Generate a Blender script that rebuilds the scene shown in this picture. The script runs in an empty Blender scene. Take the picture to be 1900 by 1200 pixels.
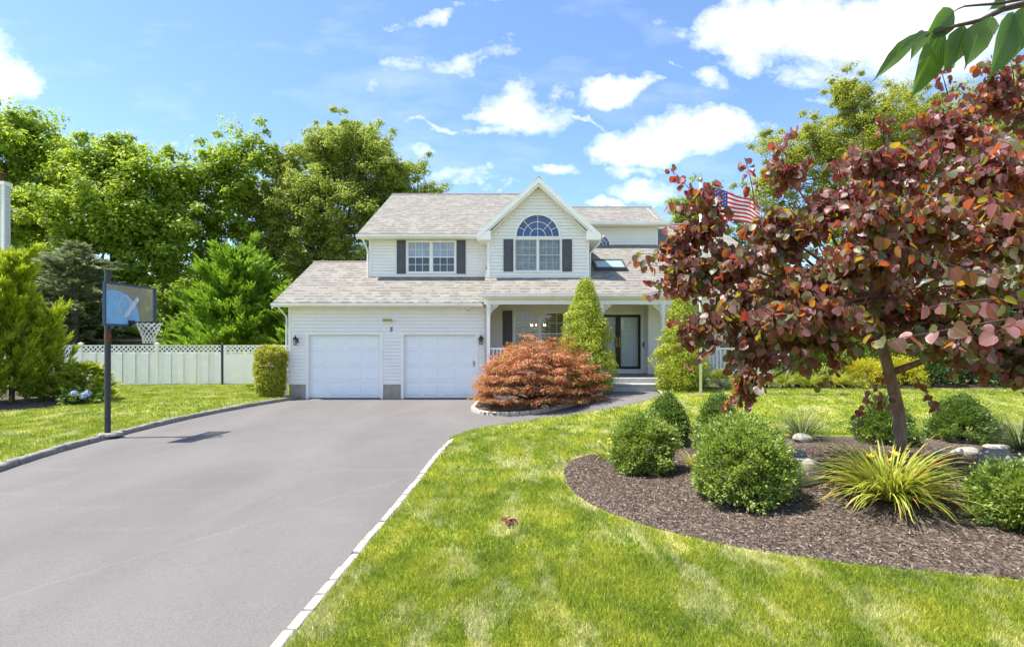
import bpy, math, random
import numpy as np
from mathutils import Vector, Matrix
random.seed(7); rng = np.random.default_rng(7)
S = bpy.context.scene
COL = S.collection
F = 1045.0; H = 1.83; HY = 640.0; CX = 950.0

def sm(t):
    t = np.clip(t, 0, 1); return t*t*(3-2*t)
def U(px, py, D): return Vector(((px-CX)*D/F, D, H+(HY-py)*D/F))
def G(x, y):       # asphalt level
    x = np.asarray(x, float); y = np.asarray(y, float)
    z = -.1*(1-sm((y-11)/8.2)) - .012*np.clip(11-y, 0, 12)
    return z + .37*sm((y-13)/4.2)*sm((x+.5)/3.5)
def ground_pt(px, py, off=.06):
    D = 10.0
    for _ in range(60):
        X = (px-CX)*D/F
        z = float(G(X, D))+off
        Dn = (H-z)*F/max(py-HY, 4)
        D = .5*D+.5*Dn
    return Vector(((px-CX)*D/F, D, float(G((px-CX)*D/F, D))+off))

# ------------------------------------------------------------------ materials
def newmat(name):
    m = bpy.data.materials.new(name); m.use_nodes = True
    nt = m.node_tree; nt.nodes.clear()
    out = nt.nodes.new('ShaderNodeOutputMaterial')
    return m, nt, out
class N:
    def __init__(s, nt): s.nt = nt
    def n(s, t, **k):
        o = s.nt.nodes.new(t)
        for a, v in k.items():
            if a.startswith('i_'):
                key = a[2:]; key = int(key) if key.isdigit() else key.replace('_', ' ')
                if isinstance(v, bpy.types.NodeSocket): s.nt.links.new(v, o.inputs[key])
                else: o.inputs[key].default_value = v
            else: setattr(o, a, v)
        return o
    def math(s, op, a, b=0.0, c=0.0, clamp=False):
        o = s.nt.nodes.new('ShaderNodeMath'); o.operation = op; o.use_clamp = clamp
        for i, v in enumerate((a, b, c)):
            if isinstance(v, bpy.types.NodeSocket): s.nt.links.new(v, o.inputs[i])
            else: o.inputs[i].default_value = v
        return o.outputs[0]
    def ramp(s, fac, stops, interp='LINEAR'):
        o = s.nt.nodes.new('ShaderNodeValToRGB'); s.nt.links.new(fac, o.inputs[0])
        cr = o.color_ramp; cr.interpolation = interp
        while len(cr.elements) < len(stops): cr.elements.new(.5)
        for e, (p, c) in zip(cr.elements, stops):
            e.position = p; e.color = (*c, 1) if len(c) == 3 else c
        return o.outputs[0]
    def mix(s, f, a, b, mode='MIX'):
        o = s.nt.nodes.new('ShaderNodeMix'); o.data_type = 'RGBA'; o.blend_type = mode
        for k, v in ((0, f), (6, a), (7, b)):
            if isinstance(v, bpy.types.NodeSocket): s.nt.links.new(v, o.inputs[k])
            else: o.inputs[k].default_value = v if k == 0 else (*v[:3], 1)
        return o.outputs[2]
    def noise(s, vec, scale, detail=3, rough=.5, dist=0):
        o = s.nt.nodes.new('ShaderNodeTexNoise'); o.inputs['Scale'].default_value = scale
        o.inputs['Detail'].default_value = detail; o.inputs['Roughness'].default_value = rough
        o.inputs['Distortion'].default_value = dist
        if vec is not None: s.nt.links.new(vec, o.inputs['Vector'])
        return o.outputs['Fac']
    def mapping(s, vec, scale=(1,1,1), rot=(0,0,0)):
        o = s.nt.nodes.new('ShaderNodeMapping'); o.inputs['Scale'].default_value = scale
        o.inputs['Rotation'].default_value = rot; s.nt.links.new(vec, o.inputs[0]); return o.outputs[0]
def G3(c, k): return tuple(min(1, v*k) for v in c)

def solid(name, col, rough=.5, metal=0, var=.12, scale=6, bump=0, bscale=40, spec=.5, stain=0, sstretch=(1,1,.15)):
    m, nt, out = newmat(name); b = N(nt)
    tc = b.n('ShaderNodeTexCoord').outputs['Object']
    n1 = b.noise(tc, scale, 4, .6)
    c = b.ramp(n1, [(.3, G3(col, 1-var)), (.7, G3(col, 1+var*.6))])
    if stain:
        n2 = b.noise(b.mapping(tc, sstretch), 3.0, 5, .65)
        f = b.math('MULTIPLY', b.math('SUBTRACT', n2, .52, clamp=True), 5*stain, clamp=True)
        c = b.mix(f, c, G3((.42, .36, .25), 1.0))
    p = b.n('ShaderNodeBsdfPrincipled'); nt.links.new(c, p.inputs['Base Color'])
    p.inputs['Roughness'].default_value = rough; p.inputs['Metallic'].default_value = metal
    p.inputs['Specular IOR Level'].default_value = spec
    if bump:
        nb = b.noise(tc, bscale, 4, .6)
        bp = b.n('ShaderNodeBump', i_Strength=bump, i_Distance=.01, i_Height=nb)
        nt.links.new(bp.outputs[0], p.inputs['Normal'])
    nt.links.new(p.outputs[0], out.inputs[0])
    return m

def leafmat(name, stops, trans, tfac=.35, rough=.45, spec=.35, back=None, veins=0):
    """stops: ramp over per-leaf tint; trans: translucent colour"""
    m, nt, out = newmat(name); b = N(nt)
    at = b.n('ShaderNodeAttribute', attribute_name='tint').outputs['Fac']
    c = b.ramp(at, stops)
    if back is not None:
        gb = b.n('ShaderNodeNewGeometry').outputs['Backfacing']
        c = b.mix(gb, c, back)
    if veins:
        lu = b.n('ShaderNodeAttribute', attribute_name='leafuv').outputs['Vector']; sp_ = b.n('ShaderNodeSeparateXYZ'); nt.links.new(lu, sp_.inputs[0])
        au = b.math('ABSOLUTE', sp_.outputs[0]); fr_ = b.math('FRACT', b.math('MULTIPLY', b.math('SUBTRACT', sp_.outputs[1], b.math('MULTIPLY', au, 1.1)), veins))
        vn = b.math('MAXIMUM', b.math('LESS_THAN', au, .018), b.math('MULTIPLY', b.math('LESS_THAN', fr_, .12), .6))
        c = b.mix(b.math('MULTIPLY', vn, .45), c, b.mix(.5, c, (.45, .50, .22)))
        blem = b.noise(b.n('ShaderNodeTexCoord').outputs['Object'], 60, 4, .7)
        c = b.mix(b.math('MULTIPLY', b.math('SUBTRACT', blem, .58, clamp=True), 3, clamp=True), c, G3((.10, .07, .03), 1))
    p = b.n('ShaderNodeBsdfPrincipled'); nt.links.new(c, p.inputs['Base Color'])
    p.inputs['Roughness'].default_value = rough; p.inputs['Specular IOR Level'].default_value = spec
    if veins:
        bpv = b.n('ShaderNodeBump', i_Strength=.3, i_Distance=.003, i_Height=b.math('ADD', b.math('MULTIPLY', b.math('PINGPONG', fr_, .5), 1.5), blem)); nt.links.new(bpv.outputs[0], p.inputs['Normal'])
    if isinstance(trans, list): tcol = b.ramp(at, trans)
    else: tcol = None
    t = b.n('ShaderNodeBsdfTranslucent')
    if tcol is not None: nt.links.new(tcol, t.inputs[0])
    else: t.inputs[0].default_value = (*trans, 1)
    ms = b.n('ShaderNodeMixShader', i_0=tfac)
    nt.links.new(p.outputs[0], ms.inputs[1]); nt.links.new(t.outputs[0], ms.inputs[2])
    nt.links.new(ms.outputs[0], out.inputs[0])
    return m

def shingle_mat():
    m, nt, out = newmat('shingles'); b = N(nt)
    uv = b.n('ShaderNodeUVMap', uv_map='UVMap').outputs[0]
    br = b.n('ShaderNodeTexBrick', i_Scale=1.0)
    br.offset = .37; br.offset_frequency = 2; br.squash = 1
    br.inputs['Brick Width'].default_value = .34; br.inputs['Row Height'].default_value = .27
    br.inputs['Mortar Size'].default_value = .011; br.inputs['Mortar Smooth'].default_value = .15
    br.inputs['Color1'].default_value = (.0, .0, .0, 1); br.inputs['Color2'].default_value = (1, 1, 1, 1)
    br.inputs['Mortar'].default_value = (.5, .5, .5, 1); br.inputs['Bias'].default_value = 0
    nz = b.noise(uv, 2.2, 4, .7)
    wv = b.n('ShaderNodeVectorMath', operation='ADD'); nt.links.new(uv, wv.inputs[0])
    cmb = b.n('ShaderNodeCombineXYZ', i_X=b.math('MULTIPLY', nz, .10), i_Y=b.math('MULTIPLY', b.noise(uv, 9, 2), .02))
    nt.links.new(cmb.outputs[0], wv.inputs[1]); nt.links.new(wv.outputs[0], br.inputs['Vector'])
    base = b.ramp(br.outputs['Color'], [(0, (.215, .202, .175)), (.4, (.245, .231, .20)), (.75, (.265, .25, .217)), (1, (.285, .27, .235))])
    big = b.noise(uv, .6, 4, .6)
    base = b.mix(b.math('MULTIPLY', big, .3), base, (.25, .232, .208))
    suv = b.n('ShaderNodeSeparateXYZ'); nt.links.new(wv.outputs[0], suv.inputs[0])
    rowf = b.math('FRACT', b.math('DIVIDE', suv.outputs[1], .27)); lowp = b.math('LESS_THAN', rowf, .30)
    rowi = b.math('FLOOR', b.math('DIVIDE', suv.outputs[1], .27))
    dc = b.n('ShaderNodeCombineXYZ', i_X=b.math('MULTIPLY', suv.outputs[0], 3.0), i_Y=b.math('MULTIPLY', rowi, 7.13))
    dn = b.n('ShaderNodeTexNoise', noise_dimensions='2D', i_Scale=1.0, i_Detail=1.0); nt.links.new(dc.outputs[0], dn.inputs[0])
    shadow_dash = b.math('MULTIPLY', lowp, b.math('MULTIPLY', b.math('SUBTRACT', dn.outputs['Fac'], .47, clamp=True), 18, clamp=True))  # dark shadow dashes painted along the bottoms of the shingle rows
    col = b.mix(b.math('MULTIPLY', b.math('MAXIMUM', shadow_dash, b.math('MULTIPLY', br.outputs['Fac'], .25)), .68), base, (.075, .06, .055))
    gr = b.noise(uv, 90, 2, .7)
    col = b.mix(.35, col, b.ramp(gr, [(.3, (.25, .24, .23)), (.7, (.66, .64, .62))]), 'OVERLAY')
    p = b.n('ShaderNodeBsdfPrincipled'); nt.links.new(col, p.inputs['Base Color'])
    p.inputs['Roughness'].default_value = .9; p.inputs['Specular IOR Level'].default_value = .2
    hh = b.math('ADD', b.math('MULTIPLY', br.outputs['Fac'], -1.0), b.math('MULTIPLY', gr, .3))
    bp = b.n('ShaderNodeBump', i_Strength=.7, i_Distance=.012, i_Height=hh)
    nt.links.new(bp.outputs[0], p.inputs['Normal']); nt.links.new(p.outputs[0], out.inputs[0])
    return m

def asphalt_mat():
    m, nt, out = newmat('asphalt'); b = N(nt)
    tc = b.n('ShaderNodeTexCoord').outputs['Object']
    big = b.noise(b.mapping(tc, (1, .35, 1), (0, 0, .15)), .55, 6, .62, .4)
    mid = b.noise(b.mapping(tc, (.35, 1.6, 1), (0, 0, .2)), 1.3, 5, .6, .6)
    c = b.ramp(big, [(.3, ASPH[0]), (.5, ASPH[1]), (.72, ASPH[2])])
    c = b.mix(b.math('MULTIPLY', b.math('SUBTRACT', mid, .55, clamp=True), 1.8, clamp=True), c, ASPH[3])
    sp = b.noise(tc, 85, 3, .85)
    c = b.mix(.75, c, b.ramp(sp, [(.32, (.3, .3, .3)), (.5, (.5, .5, .5)), (.72, (.74, .74, .74))]), 'OVERLAY')
    # hairline cracks
    vo = b.n('ShaderNodeTexVoronoi', feature='DISTANCE_TO_EDGE', i_Scale=.28)
    wp = b.n('ShaderNodeVectorMath', operation='ADD')
    nc = b.n('ShaderNodeTexNoise', i_Scale=1.8, i_Detail=6.0); nt.links.new(tc, nc.inputs[0])
    nt.links.new(tc, wp.inputs[0]); nt.links.new(nc.outputs['Color'], wp.inputs[1]); nt.links.new(wp.outputs[0], vo.inputs[0])
    cr = b.math('LESS_THAN', vo.outputs['Distance'], .0022)
    cf = b.math('MULTIPLY', cr, b.math('MULTIPLY', b.math('SUBTRACT', b.noise(tc, .5, 2), .47, clamp=True), 5, clamp=True))
    c = b.mix(b.math('MULTIPLY', cf, .22), c, (.05, .045, .045))
    # scattered crumbs
    v2 = b.n('ShaderNodeTexVoronoi', feature='F1', i_Scale=3.1); nt.links.new(tc, v2.inputs[0])
    d = b.math('LESS_THAN', v2.outputs['Distance'], .035)
    c = b.mix(b.math('MULTIPLY', d, .55), c, (.07, .05, .04))
    # pale tyre/sealer line
    sep = b.n('ShaderNodeSeparateXYZ'); nt.links.new(tc, sep.inputs[0])
    ln = b.math('ADD', b.math('MULTIPLY', sep.outputs[1], .62), b.math('ADD', b.math('MULTIPLY', sep.outputs[0], -1), b.math('MULTIPLY', b.noise(tc, .7, 3), .5)))
    lm = b.math('LESS_THAN', b.math('ABSOLUTE', b.math('SUBTRACT', ln, 7.05)), .013)
    c = b.mix(b.math('MULTIPLY', lm, .12), c, (.40, .36, .32))
    p = b.n('ShaderNodeBsdfPrincipled'); nt.links.new(c, p.inputs['Base Color'])
    p.inputs['Roughness'].default_value = .82; p.inputs['Specular IOR Level'].default_value = .3
    hh = b.math('ADD', b.math('MULTIPLY', sp, .5), b.math('MULTIPLY', b.noise(tc, 3, 4), 1.5))
    bp = b.n('ShaderNodeBump', i_Strength=.5, i_Distance=.006, i_Height=hh)
    nt.links.new(bp.outputs[0], p.inputs['Normal']); nt.links.new(p.outputs[0], out.inputs[0])
    return m
ASPH = [(.134, .122, .113), (.158, .144, .134), (.182, .166, .153), (.215, .194, .176)]

def grass_color(b, nt, tc):
    w = b.n('ShaderNodeVectorMath', operation='ADD')
    nc = b.n('ShaderNodeTexNoise', i_Scale=.6, i_Detail=3.0); nt.links.new(tc, nc.inputs[0])
    nt.links.new(tc, w.inputs[0]); nt.links.new(nc.outputs['Color'], w.inputs[1])
    a = b.noise(b.mapping(w.outputs[0], (1, .7, 1), (0, 0, .5)), 2.1, 8, .74)
    s = b.noise(b.mapping(w.outputs[0], (1.25, .5, 1), (0, 0, -.5)), 1.9, 8, .76)
    base = b.ramp(a, [(.33, GR[0]), (.47, GR[1]), (.60, GR[2]), (.72, GR[3])])
    f = b.math('MULTIPLY', b.math('SUBTRACT', s, .505, clamp=True), 8, clamp=True)
    base = b.mix(b.math('MULTIPLY', f, .60), base, GR[4])
    br = b.noise(tc, 1.2, 7, .78, .5)
    f2 = b.math('MULTIPLY', b.math('SUBTRACT', br, .63, clamp=True), 8, clamp=True)
    return b.mix(b.math('MULTIPLY', f2, .6), base, GR[5])
GR = [(.13, .20, .020), (.24, .31, .030), (.38, .41, .045), (.48, .47, .10), (.68, .64, .36), (.44, .32, .12)]

def lawn_mat(blade=False):
    m, nt, out = newmat('grass_blades' if blade else 'lawn_turf'); b = N(nt)
    tc = b.n('ShaderNodeTexCoord').outputs['Object']
    c = grass_color(b, nt, tc)
    if blade:
        at = b.n('ShaderNodeAttribute', attribute_name='tint').outputs['Fac']
        c = b.mix(.55, c, b.ramp(at, [(0, (.22, .24, .2)), (.45, (.5, .5, .5)), (.85, (.75, .72, .66)), (1, (1, .88, .75))]), 'OVERLAY')
        p = b.n('ShaderNodeBsdfPrincipled'); nt.links.new(c, p.inputs['Base Color'])
        p.inputs['Roughness'].default_value = .55; p.inputs['Specular IOR Level'].default_value = .25
        t = b.n('ShaderNodeBsdfTranslucent'); nt.links.new(c, t.inputs[0])
        ms = b.n('ShaderNodeMixShader', i_0=.4)
        nt.links.new(p.outputs[0], ms.inputs[1]); nt.links.new(t.outputs[0], ms.inputs[2]); nt.links.new(ms.outputs[0], out.inputs[0])
    else:
        fine = b.noise(b.mapping(tc, (1, .5, 1)), 45, 3, .7)
        c = b.mix(.6, c, b.ramp(fine, [(.3, (.25, .27, .2)), (.5, (.45, .45, .42)), (.7, (.66, .64, .6))]), 'OVERLAY')
        c = b.mix(.12, c, (.12, .09, .04))
        p = b.n('ShaderNodeBsdfPrincipled'); nt.links.new(c, p.inputs['Base Color'])
        p.inputs['Roughness'].default_value = .9; p.inputs['Specular IOR Level'].default_value = .1
        bp = b.n('ShaderNodeBump', i_Strength=.6, i_Distance=.03, i_Height=fine)
        nt.links.new(bp.outputs[0], p.inputs['Normal']); nt.links.new(p.outputs[0], out.inputs[0])
    return m

def mulch_mat():
    m, nt, out = newmat('mulch'); b = N(nt)
    tc = b.n('ShaderNodeTexCoord').outputs['Object']
    v = b.n('ShaderNodeTexVoronoi', feature='F1', i_Scale=38.0)
    nt.links.new(b.mapping(tc, (1, .6, 1), (0, 0, .6)), v.inputs[0])
    sep = b.n('ShaderNodeSeparateColor'); nt.links.new(v.outputs['Color'], sep.inputs[0])
    c = b.ramp(sep.outputs[0], [(0, (.03, .022, .018)), (.5, (.09, .068, .054)), (.8, (.15, .115, .09)), (1, (.28, .22, .17))])
    c = b.mix(b.math('MULTIPLY', b.noise(tc, 2.0, 4), .5), c, (.16, .12, .10))
    p = b.n('ShaderNodeBsdfPrincipled', i_Roughness=.9); nt.links.new(c, p.inputs['Base Color'])
    p.inputs['Specular IOR Level'].default_value = .15
    bp = b.n('ShaderNodeBump', i_Strength=1.0, i_Distance=.02, i_Height=b.math('ADD', v.outputs['Distance'], sep.outputs[1]))
    nt.links.new(bp.outputs[0], p.inputs['Normal']); nt.links.new(p.outputs[0], out.inputs[0])
    return m

def glass_mat(name, refl=.14, tint=(.9, .95, 1), rough=.02):
    m, nt, out = newmat(name); b = N(nt)
    tr = b.n('ShaderNodeBsdfTransparent'); tr.inputs[0].default_value = (*tint, 1)
    gl = b.n('ShaderNodeBsdfGlossy', i_Roughness=rough)
    lw = b.n('ShaderNodeLayerWeight', i_Blend=.25)
    f = b.math('ADD', b.math('MULTIPLY', lw.outputs['Fresnel'], .6), refl, clamp=True)
    ms = b.n('ShaderNodeMixShader'); nt.links.new(f, ms.inputs[0])
    nt.links.new(tr.outputs[0], ms.inputs[1]); nt.links.new(gl.outputs[0], ms.inputs[2]); nt.links.new(ms.outputs[0], out.inputs[0])
    return m
def emis(name, col, st):
    m, nt, out = newmat(name); e = nt.nodes.new('ShaderNodeEmission'); e.inputs[0].default_value = (*col, 1); e.inputs[1].default_value = st
    nt.links.new(e.outputs[0], out.inputs[0]); return m
def bark_mat(name, c0, c1, scale=14):
    m, nt, out = newmat(name); b = N(nt)
    tc = b.n('ShaderNodeTexCoord').outputs['Object']
    n1 = b.noise(b.mapping(tc, (1, 1, .25)), scale, 5, .7)
    c = b.ramp(n1, [(.3, c0), (.7, c1)])
    p = b.n('ShaderNodeBsdfPrincipled', i_Roughness=.85); nt.links.new(c, p.inputs['Base Color'])
    bp = b.n('ShaderNodeBump', i_Strength=.8, i_Distance=.02, i_Height=n1)
    nt.links.new(bp.outputs[0], p.inputs['Normal']); nt.links.new(p.outputs[0], out.inputs[0])
    return m
def rock_mat(name, c0, c1, c2, scale=9):
    m, nt, out = newmat(name); b = N(nt)
    tc = b.n('ShaderNodeTexCoord').outputs['Object']
    n1 = b.noise(tc, scale, 8, .7, .3)
    c = b.ramp(n1, [(.25, c0), (.5, c1), (.75, c2)])
    c = b.mix(.4, c, b.ramp(b.noise(tc, 90, 2), [(.3, (.3, .3, .3)), (.7, (.7, .7, .7))]), 'OVERLAY')
    p = b.n('ShaderNodeBsdfPrincipled', i_Roughness=.85); nt.links.new(c, p.inputs['Base Color'])
    bp = b.n('ShaderNodeBump', i_Strength=.9, i_Distance=.025, i_Height=n1)
    nt.links.new(bp.outputs[0], p.inputs['Normal']); nt.links.new(p.outputs[0], out.inputs[0])
    return m

M = {}
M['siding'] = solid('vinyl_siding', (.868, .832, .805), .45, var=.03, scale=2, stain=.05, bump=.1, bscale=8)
M['trim'] = solid('white_trim', (.88, .85, .82), .4, var=.04, scale=3, stain=.10)
M['gutter'] = solid('gutter_paint', (.80, .78, .73), .38, var=.06, scale=3, stain=.35)
M['soffit'] = solid('soffit_vinyl', (.72, .68, .60), .5, var=.08, scale=4, stain=.35)
M['garage'] = solid('garage_door_paint', (.84, .86, .89), .35, var=.02, scale=2)
M['shutter'] = solid('charcoal_shutter', (.075, .072, .085), .45, var=.15, scale=5)
M['roof'] = shingle_mat()
M['ridge'] = solid('ridge_cap', (.17, .15, .14), .9, var=.3, scale=20)
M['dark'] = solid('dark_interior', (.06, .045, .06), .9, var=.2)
M['stone'] = solid('foundation_render', (.36, .325, .27), .9, var=.2, scale=5, bump=.8, bscale=25)
M['porch'] = solid('porch_floor_paint', (.20, .195, .19), .7, var=.15, scale=4, bump=.2)
M['step'] = solid('step_concrete', (.46, .455, .45), .85, var=.15, scale=8, bump=.9, bscale=30)
M['black'] = solid('black_paint', (.018, .018, .02), .35, var=.2)
M['door'] = solid('white_door_paint', (.82, .83, .82), .35, var=.03)
M['brass'] = solid('brass', (.62, .42, .14), .3, metal=.9, var=.1)
M['bronze'] = solid('lantern_bronze', (.045, .035, .03), .4, metal=.6, var=.2)
M['glass'] = glass_mat('window_glass', .10)
M['glass_sky'] = glass_mat('window_glass_coated', .10, (.85, .88, .95))
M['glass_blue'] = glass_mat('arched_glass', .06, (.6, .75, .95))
M['navy'] = solid('painted_sky_blue', (.035, .115, .24), .4, var=.15, scale=2)  # blue sky reflection of the arched windows, painted as a backing colour
M['curtain'] = solid('sheer_curtain', (.30, .35, .345), .8, var=.35, scale=7)
M['sky_panel'] = solid('pale_sky_panel', (.60, .62, .66), .6, var=.15, scale=3)  # pale sky reflection painted on a panel behind the upper sashes
M['screen'] = solid('grey_screened_sash', (.45, .47, .48), .5, var=.05)
M['slat'] = solid('shutter_slat', (.78, .78, .76), .5, var=.03)
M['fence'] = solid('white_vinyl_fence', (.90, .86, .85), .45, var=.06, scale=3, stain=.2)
M['pole'] = solid('dark_navy_pole', (.028, .032, .045), .4, var=.3, scale=9)
M['rust'] = solid('rusty_metal', (.14, .05, .02), .8, var=.5, scale=30)
M['frame_blue'] = solid('blue_metal_frame', (.025, .06, .14), .35, var=.2)
M['decal_blue'] = solid('blue_decal', (.22, .48, .76), .4, var=.15, scale=4)
M['decal_white'] = solid('white_decal', (.62, .66, .72), .4, var=.2, scale=8)
M['acrylic'] = glass_mat('clouded_acrylic', .07, (.93, .94, .90), .2)
M['net'] = solid('net_cord', (.74, .72, .66), .8, var=.1)
M['kerb'] = rock_mat('cobble_kerb', (.32, .28, .23), (.46, .42, .36), (.60, .56, .50), 14)
M['kerb_grey'] = rock_mat('cobble_kerb_grey', (.14, .13, .115), (.25, .235, .21), (.38, .36, .33), 14)
M['rock'] = rock_mat('garden_rock', (.12, .115, .105), (.22, .21, .19), (.34, .33, .30), 8)
M['rock_pale'] = rock_mat('garden_rock_pale', (.22, .20, .16), (.36, .33, .27), (.50, .47, .40), 7)
M['asphalt'] = asphalt_mat(); M['lawn'] = lawn_mat(); M['blade'] = lawn_mat(True); M['mulch'] = mulch_mat()
M['bark'] = bark_mat('grey_bark', (.07, .055, .045), (.20, .17, .14))
M['bark_red'] = bark_mat('redbud_bark', (.13, .075, .05), (.34, .22, .15), 22)
M['bark_dark'] = bark_mat('dark_twig', (.035, .022, .02), (.10, .065, .05))
M['chips'] = solid('bark_chip', (.20, .15, .12), .9, var=.5, scale=60)
M['ash'] = leafmat('ash_leaves', [(0, (.09, .15, .022)), (.5, (.20, .30, .03)), (1, (.40, .50, .05))], (.50, .62, .05), .45)
M['oak'] = leafmat('oak_leaves', [(0, (.10, .14, .03)), (.5, (.22, .28, .055)), (.88, (.38, .42, .09)), (1, (.44, .38, .11))], (.50, .58, .08), .42)
M['birch'] = leafmat('birch_leaves', [(0, (.12, .17, .03)), (.5, (.27, .31, .045)), (1, (.48, .45, .06))], (.52, .54, .06), .42)
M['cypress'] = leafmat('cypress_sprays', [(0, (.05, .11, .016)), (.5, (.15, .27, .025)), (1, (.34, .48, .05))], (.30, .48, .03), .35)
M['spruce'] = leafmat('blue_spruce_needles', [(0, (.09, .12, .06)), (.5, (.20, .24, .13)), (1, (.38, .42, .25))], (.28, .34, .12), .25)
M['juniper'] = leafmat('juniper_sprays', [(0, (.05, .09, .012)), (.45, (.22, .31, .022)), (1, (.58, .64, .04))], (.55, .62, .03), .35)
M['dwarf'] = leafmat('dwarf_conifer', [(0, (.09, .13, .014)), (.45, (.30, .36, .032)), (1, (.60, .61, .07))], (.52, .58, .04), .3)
M['box'] = leafmat('boxwood_leaves', [(0, (.06, .11, .02)), (.45, (.21, .30, .05)), (1, (.50, .56, .18))], (.42, .54, .05), .34, .35, .5)
M['boxdark'] = leafmat('dark_boxwood', [(0, (.03, .065, .015)), (.5, (.11, .18, .03)), (1, (.30, .40, .09))], (.25, .38, .04), .3, .35, .5)
M['maple'] = leafmat('laceleaf_maple', [(0, (.11, .13, .03)), (.22, (.30, .24, .06)), (.38, (.34, .14, .06)), (.7, (.52, .21, .10)), (1, (.66, .36, .20))],
                     [(0, (.25, .32, .03)), (.3, (.6, .25, .05)), (1, (.80, .26, .08))], .32)
M['redbud'] = leafmat('redbud_leaves', [(0, (.05, .055, .025)), (.18, (.15, .16, .08)), (.27, (.21, .185, .12)), (.32, (.030, .016, .017)), (.58, (.11, .042, .045)), (.80, (.21, .085, .092)), (.90, (.38, .21, .21)), (.95, (.16, .025, .03)), (1, (.42, .02, .025))],
                      [(0, (.34, .36, .03)), (.2, (.60, .46, .04)), (.38, (.85, .38, .03)), (.62, (.70, .17, .03)), (.92, (.50, .06, .05)), (1, (.85, .03, .02))], .40, .40, .55, veins=5)
M['cherry'] = leafmat('cherry_leaves', [(0, (.03, .07, .012)), (1, (.07, .13, .018))], (.16, .30, .012), .38, .4, .45, veins=11)
M['yellow'] = leafmat('golden_spirea', [(0, (.22, .24, .02)), (.5, (.48, .46, .03)), (1, (.72, .62, .04))], (.7, .6, .03), .35)
M['hedge'] = leafmat('variegated_hedge', [(0, (.12, .16, .018)), (.5, (.34, .36, .035)), (1, (.66, .58, .06))], (.58, .58, .04), .35)
M['lily'] = leafmat('strap_leaves', [(0, (.14, .20, .025)), (.5, (.34, .40, .05)), (.85, (.58, .56, .13)), (.93, (.55, .38, .12)), (1, (.50, .20, .07))], (.55, .58, .06), .38)
M['darkgrass'] = leafmat('fountain_grass', [(0, (.05, .08, .03)), (.6, (.12, .17, .06)), (.9, (.26, .26, .12)), (1, (.35, .22, .12))], (.2, .28, .06), .3)
M['rhodo'] = leafmat('rhododendron_leaves', [(0, (.02, .045, .014)), (.6, (.05, .10, .025)), (1, (.13, .20, .05))], (.10, .2, .03), .2)
M['hosta'] = leafmat('hosta_leaves', [(0, (.14, .22, .02)), (1, (.42, .46, .05))], (.35, .45, .04), .3)
M['fl_yellow'] = leafmat('yellow_petals', [(0, (.85, .60, .03)), (1, (.9, .75, .10))], (.9, .7, .05), .3)
M['fl_orange'] = leafmat('orange_petals', [(0, (.75, .30, .10)), (1, (.85, .42, .2))], (.9, .4, .1), .3)
M['fl_blue'] = leafmat('blue_florets', [(0, (.28, .36, .70)), (1, (.62, .70, .90))], (.5, .6, .9), .3)
M['fl_white'] = leafmat('white_florets', [(0, (.65, .68, .62)), (1, (.85, .86, .85))], (.8, .8, .8), .3)
M['dryleaf'] = leafmat('dry_red_leaf', [(0, (.12, .03, .04)), (1, (.25, .07, .06))], (.4, .08, .04), .2)
M['flag_red'] = leafmat('flag_red', [(0, (.62, .03, .06)), (1, (.62, .03, .06))], (.7, .04, .06), .35, .8, .1)
M['flag_white'] = leafmat('flag_white', [(0, (.8, .8, .8)), (1, (.8, .8, .8))], (.85, .85, .85), .35, .8, .1)
M['flag_blue'] = leafmat('flag_blue', [(0, (.03, .05, .22)), (1, (.03, .05, .22))], (.05, .07, .3), .35, .8, .1)
M['wood_old'] = solid('weathered_boards', (.26, .22, .18), .9, var=.4, scale=12)
M['bulb'] = emis('warm_bulb', (1, .62, .25), 14)

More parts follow.
